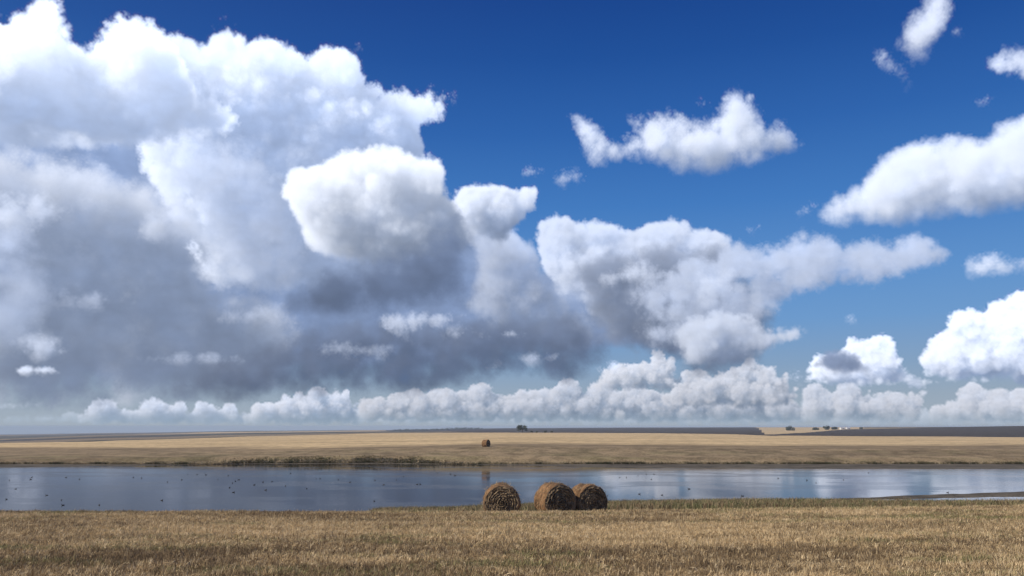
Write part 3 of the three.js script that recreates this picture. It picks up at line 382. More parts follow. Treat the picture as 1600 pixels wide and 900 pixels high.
function buildSky() {
  const W = 4096, H = 2048, data = new Float32Array(W * H * 4), list = CLOUDS.map((c, i) => new Cloud(c, i)).sort((a, b) => a.far - b.far), px = [0, 0, 0, 1], air = [0, 0, 0];
  const FX = 33.5, fold = (a) => {                                  // beyond the modelled clouds the same sky goes on, its open half repeated
    if (a < -3 * FX) a += 360;
    if (a < -FX) a = -2 * FX - a;
    if (a <= FX) return a;
    const w = (a - FX) % 55; return w < 27.5 ? FX - w : FX - 55 + w;
  };
  const at = (a, e) => {
    px[0] = px[1] = px[2] = 0; px[3] = 1;
    const f = fold(a);
    const out = Math.abs(a) > FX, twice = a > FX + 27.5 || a < -3 * FX;
    if (e < 45) for (const c of list) {
      if (out && c.top > 10 && (twice || c.far > 10 || (a > 0 ? c.hi[0] < FX : c.lo[0] > -FX))) continue;
      c.march(f, e, px); if (px[3] < .01) break;
    }
    clearSky(a, e, air);
    for (let i = 0; i < 3; i++) px[i] += px[3] * air[i];
  };
  const put = (o) => { data[o] = px[0]; data[o + 1] = px[1]; data[o + 2] = px[2]; data[o + 3] = 1; };
  const C = 4, cw = W / C, ch = H / C, coarse = new Float32Array(cw * ch * 3), az = (col) => { const a = ((col + .5) / W - .25) * 360; return a > 180 ? a - 360 : a; }, el = (row) => ((row + .5) / H - .5) * 180;
  for (let j = ch / 2; j < ch; j++) for (let i = 0; i < cw; i++) { at(az(i * C + 1.5), el(j * C + 1.5)); coarse.set([px[0], px[1], px[2]], (j * cw + i) * 3); }
  for (let row = 0; row < H; row++) for (let col = 0; col < W; col++) {
    const e = el(row), a = az(col), o = (row * W + col) * 4;
    if (e < 0) { px[0] = .34; px[1] = .42; px[2] = .50; put(o); continue; }             // haze to the ends of the earth
    if (e < 31 && Math.abs(a) < 34.5) { at(a, e); put(o); continue; }
    const u = (col - 1.5) / C, v = Math.max(ch / 2, (row - 1.5) / C), i = Math.floor(u), j = Math.min(ch - 2, Math.floor(v)), fu = u - i, fv = Math.min(1, v - j), i0 = (i + cw) % cw, i1 = (i + 1) % cw;
    for (let c = 0; c < 3; c++) px[c] = mix(mix(coarse[(j * cw + i0) * 3 + c], coarse[(j * cw + i1) * 3 + c], fu), mix(coarse[((j + 1) * cw + i0) * 3 + c], coarse[((j + 1) * cw + i1) * 3 + c], fu), fv);
    put(o);
  }
  // the map is read with a cubic B-spline, which blurs: turn the samples into spline coefficients first
  const pole = Math.sqrt(3) - 2, line = (o, n, s) => {
    for (let c = 0; c < 3; c++) {
      let v = data[o + c] / (1 - pole);
      for (let i = 0, k = o + c; i < n; i++, k += s) { v = data[k] + pole * v; data[k] = v; }
      v = data[o + c + (n - 1) * s] / (1 - pole) ;
      for (let i = n - 1, k = o + c + (n - 1) * s; i >= 0; i--, k -= s) { v = (i === n - 1 ? v * (1 - pole) / (1 - pole) : v * pole) + 0; if (i === n - 1) { data[k] = v; } else { v = data[k] + v; data[k] = v; } }
      for (let i = 0, k = o + c; i < n; i++, k += s) data[k] *= (1 - pole) ** 2;
    }
  };
  for (let row = H / 2; row < H; row++) line(row * W * 4, W, 4);
  for (let col = 0; col < W; col++) line((H / 2 * W + col) * 4, H / 2, W * 4);
  for (let i = 0; i < data.length; i++) if (data[i] < 0) data[i] = 0;
  const t = new THREE.DataTexture(data, W, H, THREE.RGBAFormat, THREE.FloatType);
  t.mapping = THREE.EquirectangularReflectionMapping; t.needsUpdate = true;
  return t;
}

const skyMap = buildSky();
scene.background = skyMap;
scene.environment = skyMap;

// ---------------------------------------------------------------- helpers
const rand = mulberry(7), between = (a, b) => a + (b - a) * rand();
const hash2 = (i, j) => { let h = Math.imul(i, 374761393) ^ Math.imul(j, 668265263); h = Math.imul(h ^ (h >>> 13), 1274126177); return ((h ^ (h >>> 16)) >>> 0) / 4294967296; };
function value2(x, y) { const i = Math.floor(x), j = Math.floor(y), u = x - i, v = y - j, s = u * u * (3 - 2 * u), t = v * v * (3 - 2 * v); return mix(mix(hash2(i, j), hash2(i + 1, j), s), mix(hash2(i, j + 1), hash2(i + 1, j + 1), s), t); }
const fbm2 = (x, y, n = 4) => { let a = .5, v = 0, w = 0; for (let i = 0; i < n; i++, a *= .5, x = x * 2.03 + 17.1, y = y * 2.03 + 9.7) { v += a * value2(x, y); w += a; } return v / w; };   // 0 .. 1
const along = (t, s, k = 1) => { let i = 0; while (i < t.length - 2 && t[i + 1][0] < s) i++; const u = smoothless((s - t[i][0]) / (t[i + 1][0] - t[i][0])); return mix(t[i][k], t[i + 1][k], u); };
function smoothless(u) { u = clamp(u); return mix(u, u * u * (3 - 2 * u), .6); }
const rgb = (r, g, b) => new THREE.Color().setRGB(r, g, b);
const taken = {};
function numbered(name) { const n = taken[name] = (taken[name] ?? -1) + 1; return n ? name + '_' + String(n).padStart(3, '0') : name; }
function shadows(o) { o.castShadow = o.receiveShadow = true; return o; }
function mesh(name, geometry, material, parent) { const m = shadows(new THREE.Mesh(geometry, material)); m.name = parent === scene ? numbered(name) : name; parent.add(m); return m; }
function structure(name, geometry, material) { const m = mesh(name, geometry, material, scene); m.userData.kind = 'structure'; return m; }
function tag(o, label, category, group, kind) { Object.assign(o.userData, { label, category }); if (group) o.userData.group = group; if (kind) o.userData.kind = kind; return o; }
function thing(name, label, category, [x, y, z], turn = 0, group) { const o = new THREE.Group(); o.name = numbered(name); scene.add(o); o.position.set(x, y, z); o.rotation.y = turn; return tag(o, label, category, group); }

// ---------------------------------------------------------------- the land
const LAND_Q = [182, 200, 240, 320, 450, 700, 1000, 1600, 2600, 4500, 9000];                                                 // metres in front of the viewpoint
const LAND = [   // sideways per metre forward, then the height at each of those distances
  [-0.611, 0.84, 1.04, 0.77, 0.10, -1.18, -7.21, -14.02, -21.11, -27.46, -39.69, -77.02],
  [-0.458, 1.11, 1.49, 1.31, 0.58, -0.33, -3.53, -9.14, -15.10, -19.64, -29.53, -60.08],
  [-0.305, 1.38, 2.09, 1.84, 1.54, 0.68, -1.17, -3.88, -11.49, -13.77, -17.66, -39.73],
  [-0.153, 1.51, 2.54, 2.38, 2.02, 1.36, 0.15, -1.25, -4.87, -9.85, -12.57, -32.95],
  [0.000, 1.51, 3.06, 2.92, 2.74, 2.37, 1.47, 0.26, -3.66, -2.99, -2.39, -12.58],
  [0.153, 1.24, 2.69, 2.74, 2.50, 2.04, 0.94, -0.12, -3.66, -0.05, 1.01, -9.19],
  [0.305, 1.24, 2.54, 2.38, 2.02, 1.36, -0.11, -1.25, -1.86, 1.91, 2.70, -2.39],
  [0.458, 1.24, 2.39, 2.20, 1.78, 1.02, -0.64, -0.50, 2.97, 3.87, 4.40, 1.00],
  [0.611, 1.11, 2.39, 2.20, 1.78, 1.02, -1.17, 1.76, 8.40, 7.80, 4.40, 1.00],
];
const SHORE_NEAR = [[-0.678, 70.0], [-0.603, 70.0], [-0.377, 70.0], [-0.196, 74.0], [-0.151, 79.5], [-0.075, 80.0], [0.000, 83.0], [0.151, 88.0], [0.302, 88.5], [0.415, 87.5], [0.603, 86.0], [0.678, 86.0]];
const SHORE_FAR = [[-0.684, 159.0], [-0.608, 160.2], [-0.456, 167.9], [-0.304, 176.4], [-0.152, 177.9], [0.000, 170.6], [0.076, 162.7], [0.152, 157.8], [0.304, 156.6], [0.456, 155.5], [0.608, 155.5], [0.684, 155.5]];
const STRAW_END = [[-0.611, 450], [-0.459, 690], [-0.306, 1000], [-0.153, 1600], [-0.031, 1500], [0.000, 1000], [0.153, 980], [0.252, 900], [0.306, 720], [0.459, 700], [0.611, 690]];
const PLOUGH_END = [[-0.611, 9000], [-0.306, 9000], [-0.076, 9000], [0.000, 9000], [0.268, 9000], [0.298, 900], [0.344, 1150], [0.397, 1700], [0.611, 1750]];
const DUCK_SPOTS = [[-73.4, -123.4], [-71.5, -125.5], [-74.2, -130.4], [-68.7, -130.0], [-64.5, -125.9], [-62.5, -106.5], [-53.2, -96.9], [-54.6, -91.6], [-48.2, -90.7], [-44.9, -84.9], [-41.4, -85.1], [-58.5, -130.4], [-56.4, -128.6], [-48.8, -119.7], [-48.7, -124.6], [-53.4, -138.9], [-51.4, -137.8], [-49.6, -136.8], [-43.7, -125.5], [-45.3, -134.8], [-40.3, -124.6], [-39.7, -121.3], [-38.8, -117.4], [-36.3, -108.7], [-33.3, -101.2], [-34.7, -113.8], [-37.3, -90.3], [-37.0, -141.0], [-35.2, -119.4], [-34.2, -120.5], [-30.0, -112.0], [-29.5, -127.2], [-28.9, -127.2], [-30.5, -104.7], [-26.0, -107.1], [-25.6, -124.6], [-22.9, -119.4], [-28.4, -151.6], [-25.4, -155.5], [-20.0, -123.4], [-17.3, -114.1], [-17.0, -124.2], [-17.1, -132.8], [-14.5, -89.4], [-24.7, -153.5], [-23.7, -156.8], [-12.6, -142.7], [-10.2, -139.4], [-9.1, -134.8], [-12.5, -115.2], [-12.9, -114.9], [16.6, -130.0], [17.6, -130.0], [20.1, -134.8], [22.1, -138.9], [20.7, -125.5], [23.4, -138.9], [22.3, -106.5], [17.2, -97.2], [14.8, -98.5], [26.1, -95.9], [43.1, -123.4], [42.4, -117.8], [48.9, -124.6], [60.3, -142.7], [51.8, -100.7], [49.6, -94.9], [40.4, -128.1]];   // x, z

const CREST = 36;
const crestHeight = (x) => 4.19 + .012 * clamp(x - 2, 0, 30) + .05 * (fbm2(x * .12 + 5, 3, 2) - .5);
const nearShore = (s) => { const t = clamp((Math.abs(s) - .8) / .5); return mix(along(SHORE_NEAR, s), 118, t * t); };
const farShore = (s) => { const t = clamp((Math.abs(s) - .8) / .5); return mix(along(SHORE_FAR, s) + 1.2 * (fbm2(s * 60, 2, 3) - .5), 122, t * t); };
function landTable(s, q) {
  let k = 0; while (k < LAND_Q.length - 2 && LAND_Q[k + 1] < q) k++;
  const u = clamp(Math.log(q / LAND_Q[k]) / Math.log(LAND_Q[k + 1] / LAND_Q[k])), c = clamp(s, -.611, .611);
  return mix(along(LAND, c, k + 1), along(LAND, c, k + 2), mix(u, u * u * (3 - 2 * u), .35));
}
function height(x, z) {
  const q = -z;
  if (q < CREST) return mix(6.1, crestHeight(x), clamp(q / CREST)) + .05 * (fbm2(x * .5, z * .5, 3) - .5) * clamp((CREST - q) / 6) ;
  const s = clamp(x / q, -3, 3), n = nearShore(s), f = farShore(s);
  if (q < n) { const u = (q - CREST) / (n - CREST); return crestHeight(x) * (1 - u) - .16 * smooth(0, 1.6, q - CREST) * (1 - u) + .12 * (fbm2(x * .3, z * .3, 3) - .5) * 4 * u * (1 - u); }
  if (q < f) { const u = (q - n) / (f - n); let y = -1.4 * Math.sqrt(4 * u * (1 - u)); if (s > .3) { const dq = (q - mix(90.5, 99, clamp((s - .36) / .25))) / mix(1.2, 4.2, clamp((s - .36) / .25)); y = Math.max(y, .10 + .14 * (fbm2(x * .3, z * .5, 3) - .5) - .2 * dq ** 4 - 2 * clamp((.37 - s) * 30)); } return y; }
  if (q < 182) { const w = 182 - f, u = (q - f) / w, rise = landTable(s, 182); return mix(.16 * u, rise, smooth(Math.max(0, 1 - 7 / w), 1, u)) + .05 * (fbm2(x * .5, z * .5, 3) - .5) * u; }
  return landTable(s, q) + (fbm2(x * .02, z * .02, 3) - .5) * Math.min(.5, (q - 182) * .01);
}
// what grows or lies where
const WAVES = (x, z, k) => fbm2(x * k, z * k * 3, 4);
function cover(x, z) {
  const q = -z, s = x / Math.max(1, q);
  if (q < CREST + 3) return 'near';
  if (q < nearShore(s)) return 'shore';
  if (q < Math.max(farShore(s) + 2.5, 174.2)) return 'bed';
  const edge = along(STRAW_END, clamp(s, -.611, .611)) * (1 + .05 * (fbm2(s * 14, 8, 3) - .5));
  if (q < edge) return 'straw';
  if (s > -.03 - .12 * clamp((q - 1100) / 2500) && q < along(PLOUGH_END, clamp(s, -.611, .611))) return 'plough';
  return 'far';
}
const C3 = { straw: [.66, .50, .295], dull: [.29, .222, .14], green: [.16, .16, .075], soil: [.075, .066, .062], mud: [.10, .085, .068] };
const lerp3 = (a, b, t) => [mix(a[0], b[0], t), mix(a[1], b[1], t), mix(a[2], b[2], t)];
function landColor(kind, x, z) {
  const q = -z, s = x / Math.max(1, q), n = fbm2(x * .09, z * .25, 4), f = q < 60 ? fbm2(x * .9, z * .9, 3) : fbm2(x * .05, z * .09, 3);
  if (kind === 'near') return lerp3([.22, .17, .115], [.33, .265, .175], clamp(n * .6 + f * .6 - .1));
  if (kind === 'shore') return lerp3([.13, .115, .06], [.24, .19, .11], clamp(n * 1.5 - .3));
  if (kind === 'bed') return lerp3(C3.mud, [.16, .14, .11], clamp(n * 1.4 - .3));
  if (kind === 'plough') return lerp3(C3.soil, [.085, .072, .06], clamp(WAVES(x, z, .012) * 1.6 - .4));
  if (kind === 'straw') {                                          // shade on the slope above the bank, put into the stubble colour; straw beyond
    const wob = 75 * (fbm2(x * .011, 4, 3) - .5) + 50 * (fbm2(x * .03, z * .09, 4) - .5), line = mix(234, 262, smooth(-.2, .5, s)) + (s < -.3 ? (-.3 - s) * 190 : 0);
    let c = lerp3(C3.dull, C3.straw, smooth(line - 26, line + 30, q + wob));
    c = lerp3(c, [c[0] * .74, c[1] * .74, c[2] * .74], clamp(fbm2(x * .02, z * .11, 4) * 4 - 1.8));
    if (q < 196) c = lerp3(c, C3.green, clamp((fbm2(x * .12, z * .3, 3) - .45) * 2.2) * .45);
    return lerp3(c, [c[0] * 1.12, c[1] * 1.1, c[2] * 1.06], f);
  }
  const patch = hash2(Math.floor(x / 430 + 3 * fbm2(x * .0012, z * .0012, 2)), Math.floor(z / 900 + .5 * fbm2(x * .002, 1, 2))), strip = s > .26 && s < .42 && q < 4200;
  const c = strip ? C3.straw : patch < .28 ? C3.straw : patch < .5 ? C3.dull : patch < .72 ? [.10, .095, .07] : C3.soil;
  return lerp3(c, [c[0] * .8, c[1] * .8, c[2] * .8], clamp(n * 1.4 - .3));
}
function noiseTexture(size, f, repeat) { const d = new Uint8Array(size * size * 4); for (let y = 0, o = 0; y < size; y++) for (let x = 0; x < size; x++, o += 4) { const v = f(x / size, y / size); d[o] = v[0]; d[o + 1] = v[1]; d[o + 2] = v[2]; d[o + 3] = 255; } const t = new THREE.DataTexture(d, size, size); t.wrapS = t.wrapT = THREE.RepeatWrapping; t.magFilter = THREE.LinearFilter; t.minFilter = THREE.LinearMipmapLinearFilter; t.generateMipmaps = true; t.needsUpdate = true; if (repeat) t.repeat.set(repeat, repeat); return t; }
const tile = (x, y, k, n) => {                                     // tileable value noise, k cells across
  let v = 0, w = 0;
  for (let i = 0, a = .5; i < n; i++, a *= .55, k *= 2) {
    const px = x * k, py = y * k, ix = Math.floor(px), iy = Math.floor(py), u = px - ix, t = py - iy, su = u * u * (3 - 2 * u), st = t * t * (3 - 2 * t), h = (p, q) => hash2(((p % k) + k) % k + i * 131, ((q % k) + k) % k + 57);
    v += a * mix(mix(h(ix, iy), h(ix + 1, iy), su), mix(h(ix, iy + 1), h(ix + 1, iy + 1), su), st); w += a;
  }
  return v / w;
};
const grainMap = noiseTexture(512, (x, y) => { const a = tile(x, y, 16, 5), b = tile(x, y, 128, 2), v = 255 * clamp(.90 + (a - .5) * .5 + (b - .5) * .35); return [v, v * .99, v * .965]; });
grainMap.colorSpace = THREE.SRGBColorSpace;
const bumpy = noiseTexture(512, (x, y) => { const v = 255 * tile(x, y, 32, 4); return [v, v, v]; });
const groundMaterial = new THREE.MeshStandardMaterial({ vertexColors: true, roughness: 1, map: grainMap, bumpMap: bumpy, bumpScale: .08 });
groundMaterial.specularIntensity = .2;
{
  const S = [], Q = [.5];
    for (let s = -3; s < -.8; s += .05) S.push(s);
  for (let i = 0; i <= 520; i++) S.push(-.8 + 1.6 * i / 520);
  for (let s = .85; s < 3; s += .05) S.push(s);
  for (let q = 2; q < 14; q += 1) Q.push(q);
  for (let q = 14; q < 50; q += .5) Q.push(q);
  for (let q = 50; q < 205; q += .8) Q.push(q);
  for (let q = 205; q < 1000; q *= 1.012) Q.push(q);
  for (let q = 1000; q < 9000; q *= 1.02) Q.push(q);
  const nx = S.length, built = {};
  const kinds = { near: 'stubble_field', shore: 'shore', bed: 'lake_bed', straw: 'straw_field', plough: 'ploughed_field', far: 'hills' };
  const px = (i, j) => S[i] * Q[j], h = new Float32Array(nx * Q.length);
  for (let j = 0, o = 0; j < Q.length; j++) for (let i = 0; i < nx; i++, o++) h[o] = height(px(i, j), -Q[j]);
  for (let j = 0; j < Q.length - 1; j++) for (let i = 0; i < nx - 1; i++) {
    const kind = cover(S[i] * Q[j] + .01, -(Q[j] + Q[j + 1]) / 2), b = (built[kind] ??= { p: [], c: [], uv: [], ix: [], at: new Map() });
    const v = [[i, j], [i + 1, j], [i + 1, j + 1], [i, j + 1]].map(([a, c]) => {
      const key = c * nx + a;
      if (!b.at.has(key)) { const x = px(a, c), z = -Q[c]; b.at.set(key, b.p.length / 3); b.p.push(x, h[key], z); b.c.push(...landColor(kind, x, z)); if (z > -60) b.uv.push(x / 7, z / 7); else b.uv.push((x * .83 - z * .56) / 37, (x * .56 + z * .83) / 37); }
      return b.at.get(key);
    });
    b.ix.push(v[0], v[1], v[2], v[0], v[2], v[3]);
  }
  for (const [kind, b] of Object.entries(built)) {
    const g = new THREE.BufferGeometry();
    g.setAttribute('position', new THREE.Float32BufferAttribute(b.p, 3)); g.setAttribute('color', new THREE.Float32BufferAttribute(b.c, 3)); g.setAttribute('uv', new THREE.Float32BufferAttribute(b.uv, 2)); g.setIndex(b.ix); g.computeVertexNormals();
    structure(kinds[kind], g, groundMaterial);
  }
  const back = new THREE.PlaneGeometry(6000, 3000, 8, 4).rotateX(-Math.PI / 2).translate(0, 6.08, 1499.6), n = back.attributes.position.count;
  back.setAttribute('color', new THREE.Float32BufferAttribute(new Float32Array(n * 3).map((_, i) => [.26, .2, .125][i % 3]), 3));
  back.attributes.uv.array.forEach((v, i, a) => { a[i] = v * (i % 2 ? 430 : 860); });
  structure('ground', back, groundMaterial);
}
// ---------------------------------------------------------------- the pond
{
  const ripple = noiseTexture(1024, (x, y) => { const v = 255 * clamp(.5 * tile(x, y, 24, 4) + .35 * tile(x * 1, y, 64, 3) + .15 * tile(x, y, 6, 2)); return [v, v, v]; });
  const rough = noiseTexture(512, (x, y) => { const v = 255 * (.03 + .09 * smooth(.45, .62, tile(x, y, 5, 4))); return [v, v, v]; });
  rough.repeat.set(.12, .35);
  const water = new THREE.MeshPhysicalMaterial({ color: rgb(.024, .021, .017), roughness: 1, roughnessMap: rough, bumpMap: ripple, bumpScale: .004, ior: 1.16 });
  const p = [], uv = [], ix = [], N = 160, M = 24;
  for (let i = 0; i <= N; i++) for (let j = 0; j <= M; j++) { const s = -1.28 + 2.56 * i / N, q = mix(nearShore(s) - 1.5, farShore(s) + 1.2, j / M); p.push(s * q, 0, -q); uv.push(s * q / 6, -q / 9); if (i < N && j < M) { const o = i * (M + 1) + j; ix.push(o, o + M + 1, o + M + 2, o, o + M + 2, o + 1); } }
  const g = new THREE.BufferGeometry(); g.setAttribute('position', new THREE.Float32BufferAttribute(p, 3)); g.setAttribute('uv', new THREE.Float32BufferAttribute(uv, 2)); g.setIndex(ix); g.computeVertexNormals();
  structure('water', g, water);
}
// ---------------------------------------------------------------- stubble, weeds and reeds
function blade(len, width, lean, turn, x = 0, z = 0) {             // a bent, tapering stalk of four triangles
  const p = [], cx = Math.cos(turn), sz = Math.sin(turn), ax = -sz, az = cx;
  for (const [t, w] of [[0, 1], [.55, .8], [1, .25]]) { const y = len * t * Math.cos(lean * t), o = len * t * Math.sin(lean * t); for (const e of [-1, 1]) p.push(x + cx * o + ax * e * w * width / 2, y, z + sz * o + az * e * w * width / 2); }
  const g = new THREE.BufferGeometry(); g.setAttribute('position', new THREE.Float32BufferAttribute(p, 3)); g.setIndex([0, 1, 3, 0, 3, 2, 2, 3, 5, 2, 5, 4]); return g;
}
function tuft(n, len, width, lean, spread) { const l = []; for (let i = 0; i < n; i++) { const a = rand() * 7, d = Math.sqrt(rand()) * spread; l.push(blade(len * between(.55, 1.1), width * between(.7, 1.3), lean * between(.2, 1.2), rand() * 7, Math.cos(a) * d, Math.sin(a) * d)); } const g = mergeGeometries(l); g.computeVertexNormals(); return g; }
const dry = new THREE.MeshPhysicalMaterial({ color: 0xffffff, roughness: .85, transmission: .25, thickness: 0, specularIntensity: .3, side: THREE.DoubleSide });
function scatter(name, geometry, spots, label, category) {         // spots: x, y, z, size, colour
  const m = new THREE.InstancedMesh(geometry, dry, spots.length), o = new THREE.Object3D(), c = new THREE.Color();
  spots.forEach(([x, y, z, k, col, tilt = .12], i) => { o.position.set(x, y, z); o.rotation.set(between(-tilt, tilt), rand() * 6.28, between(-tilt, tilt)); o.scale.set(k * between(.85, 1.2), k * between(.8, 1.2), k * between(.85, 1.2)); o.updateMatrix(); m.setMatrixAt(i, o.matrix); m.setColorAt(i, c.setRGB(...col)); });
  m.name = numbered(name); scene.add(shadows(m)); return tag(m, label, category, null, 'stuff');
}
const vary = (c, v) => { const k = 1 + between(-v, v); return [c[0] * k, c[1] * k, c[2] * k]; };
{
  const kinds = [tuft(9, .12, .008, .8, .08), tuft(8, .12, .010, 1.5, .10), tuft(8, .13, .008, .6, .07)], lists = [[], [], []];
  const pale = [.80, .63, .38], straw = [.56, .41, .22], brown = [.25, .175, .095], green = [.29, .26, .115];
  for (let q = 12; q < CREST + 2.5; q += .5) {
    const half = .66 * q + 3, n = Math.round(half * 2 * .5 * 190 * clamp(26 / q, .8, 1.25));
    for (let i = 0; i < n; i++) {
      const x = between(-half, half), z = -q - rand() * .5, patch = fbm2(x * .3, z * .6, 3), wee = fbm2(x * .22 + 40, z * .8 + 11, 3), fine = fbm2(x * 1.1, z * 1.6, 2), dark = fbm2(x * .07 + 7, z * .13, 3);
      let c = rand() < .3 ? pale : straw;
      if (rand() < clamp(.34 + (patch - .5) * 1.3 + (dark - .5) * 1.3)) c = brown;
      if (rand() < clamp((wee - .55) * 2.6)) c = green;
      lists[i % 3].push([x, height(x, z) - .01, z, between(.6, 1.15) * (.65 + .8 * fine), vary(c, .22), i % 3 === 1 ? .6 : .3]);
    }
  }
  kinds.forEach((g, k) => scatter('stubble', g, lists[k], ['short cut straw stubble covering the near field', 'bent straw stubble lying over the near field', 'upright straw stubble standing in the near field'][k], 'stubble'));
  const weeds = [];                                                // green and rusty weeds between the crest and the near shore
  for (let i = 0; i < 26000; i++) {
    const s = between(-.72, .72), n = nearShore(s), q = mix(CREST + 2, n + .4, Math.sqrt(rand())), x = s * q, w = fbm2(x * .09 + 3, q * .12, 3);
    if (s < -.165 && rand() < .93) continue;
    const wet = smooth(n - 12, n, q), c = rand() < .5 - .25 * wet ? [.33, .255, .14] : rand() < .68 ? vary([.17, .165, .07], .3) : [.21, .135, .075];
    weeds.push([x, height(x, -q) - .02, -q, between(.5, 1.25) * (.55 + w) * (s < -.165 ? .6 : 1), vary(c, .25)]);
  }
  scatter('shore_weeds', tuft(11, .34, .022, .7, .18), weeds, 'green and rusty weeds along the near shore behind the bales', 'weeds');
  const reeds = [];
  for (let i = 0; i < 17000; i++) {
    const s = between(-.75, .75), w = rand(), q = Math.max(farShore(s) + .8, 173.8) + 3.4 * w * w, x = s * q, k = fbm2(x * .25, 3, 3), tall = fbm2(x * .6 + 5, q * .3, 3);
    if (rand() > clamp((k - .30) * 4.5, .55, 1)) continue;
    const tan = fbm2(x * .35 + 30, 9, 3), c = rand() < clamp((tan - .42) * 2.8, .05, .7) ? [.54, .43, .27] : rand() < .5 ? [.15, .115, .065] : [.08, .085, .036];
    reeds.push([x, height(x, -q) - .03, -q, between(.4, .75) * (.4 + .75 * tall) * (w > .75 ? .6 : 1), vary(c, .25)]);
  }
  scatter('far_bank_grass', tuft(13, .95, .06, .6, .4), reeds, 'dry grass and reeds in a ragged strip along the far bank', 'grass');
}
// ---------------------------------------------------------------- round hay bales
const strawMap = (() => {
  const c = document.createElement('canvas'); c.width = 1024; c.height = 512; const g = c.getContext('2d');
  g.fillStyle = '#86694a'; g.fillRect(0, 0, 1024, 512);
  for (let i = 0; i < 9000; i++) { const x = rand() * 1024, y = rand() * 512, l = between(8, 60), t = between(-.25, .25), k = rand(), tone = k < .3 ? [92, 70, 47] : k < .75 ? [160, 126, 86] : [200, 168, 122]; g.strokeStyle = `rgba(${tone.map((v) => Math.round(v * between(.85, 1.1))).join(',')},.75)`; g.lineWidth = between(1, 2.6); g.beginPath(); g.moveTo(x, y); g.lineTo(x + l * Math.cos(t), y + l * Math.sin(t)); g.stroke(); }
  const t = new THREE.CanvasTexture(c); t.colorSpace = THREE.SRGBColorSpace; t.wrapS = t.wrapT = THREE.RepeatWrapping; return t;
})();
const sideMaterial = new THREE.MeshStandardMaterial({ map: strawMap, vertexColors: true, roughness: .95, bumpMap: strawMap, bumpScale: .02 });
const endMaterial = new THREE.MeshStandardMaterial({ vertexColors: true, roughness: 1 });
endMaterial.side = sideMaterial.side = THREE.DoubleSide;
const sag = (x, y, R, f) => { const cut = -f * R; return y < cut ? [x * (1 + .03), cut + (y - cut) * .14] : [x * (1 + .03 * smooth(R * .4, cut, y)), y]; };
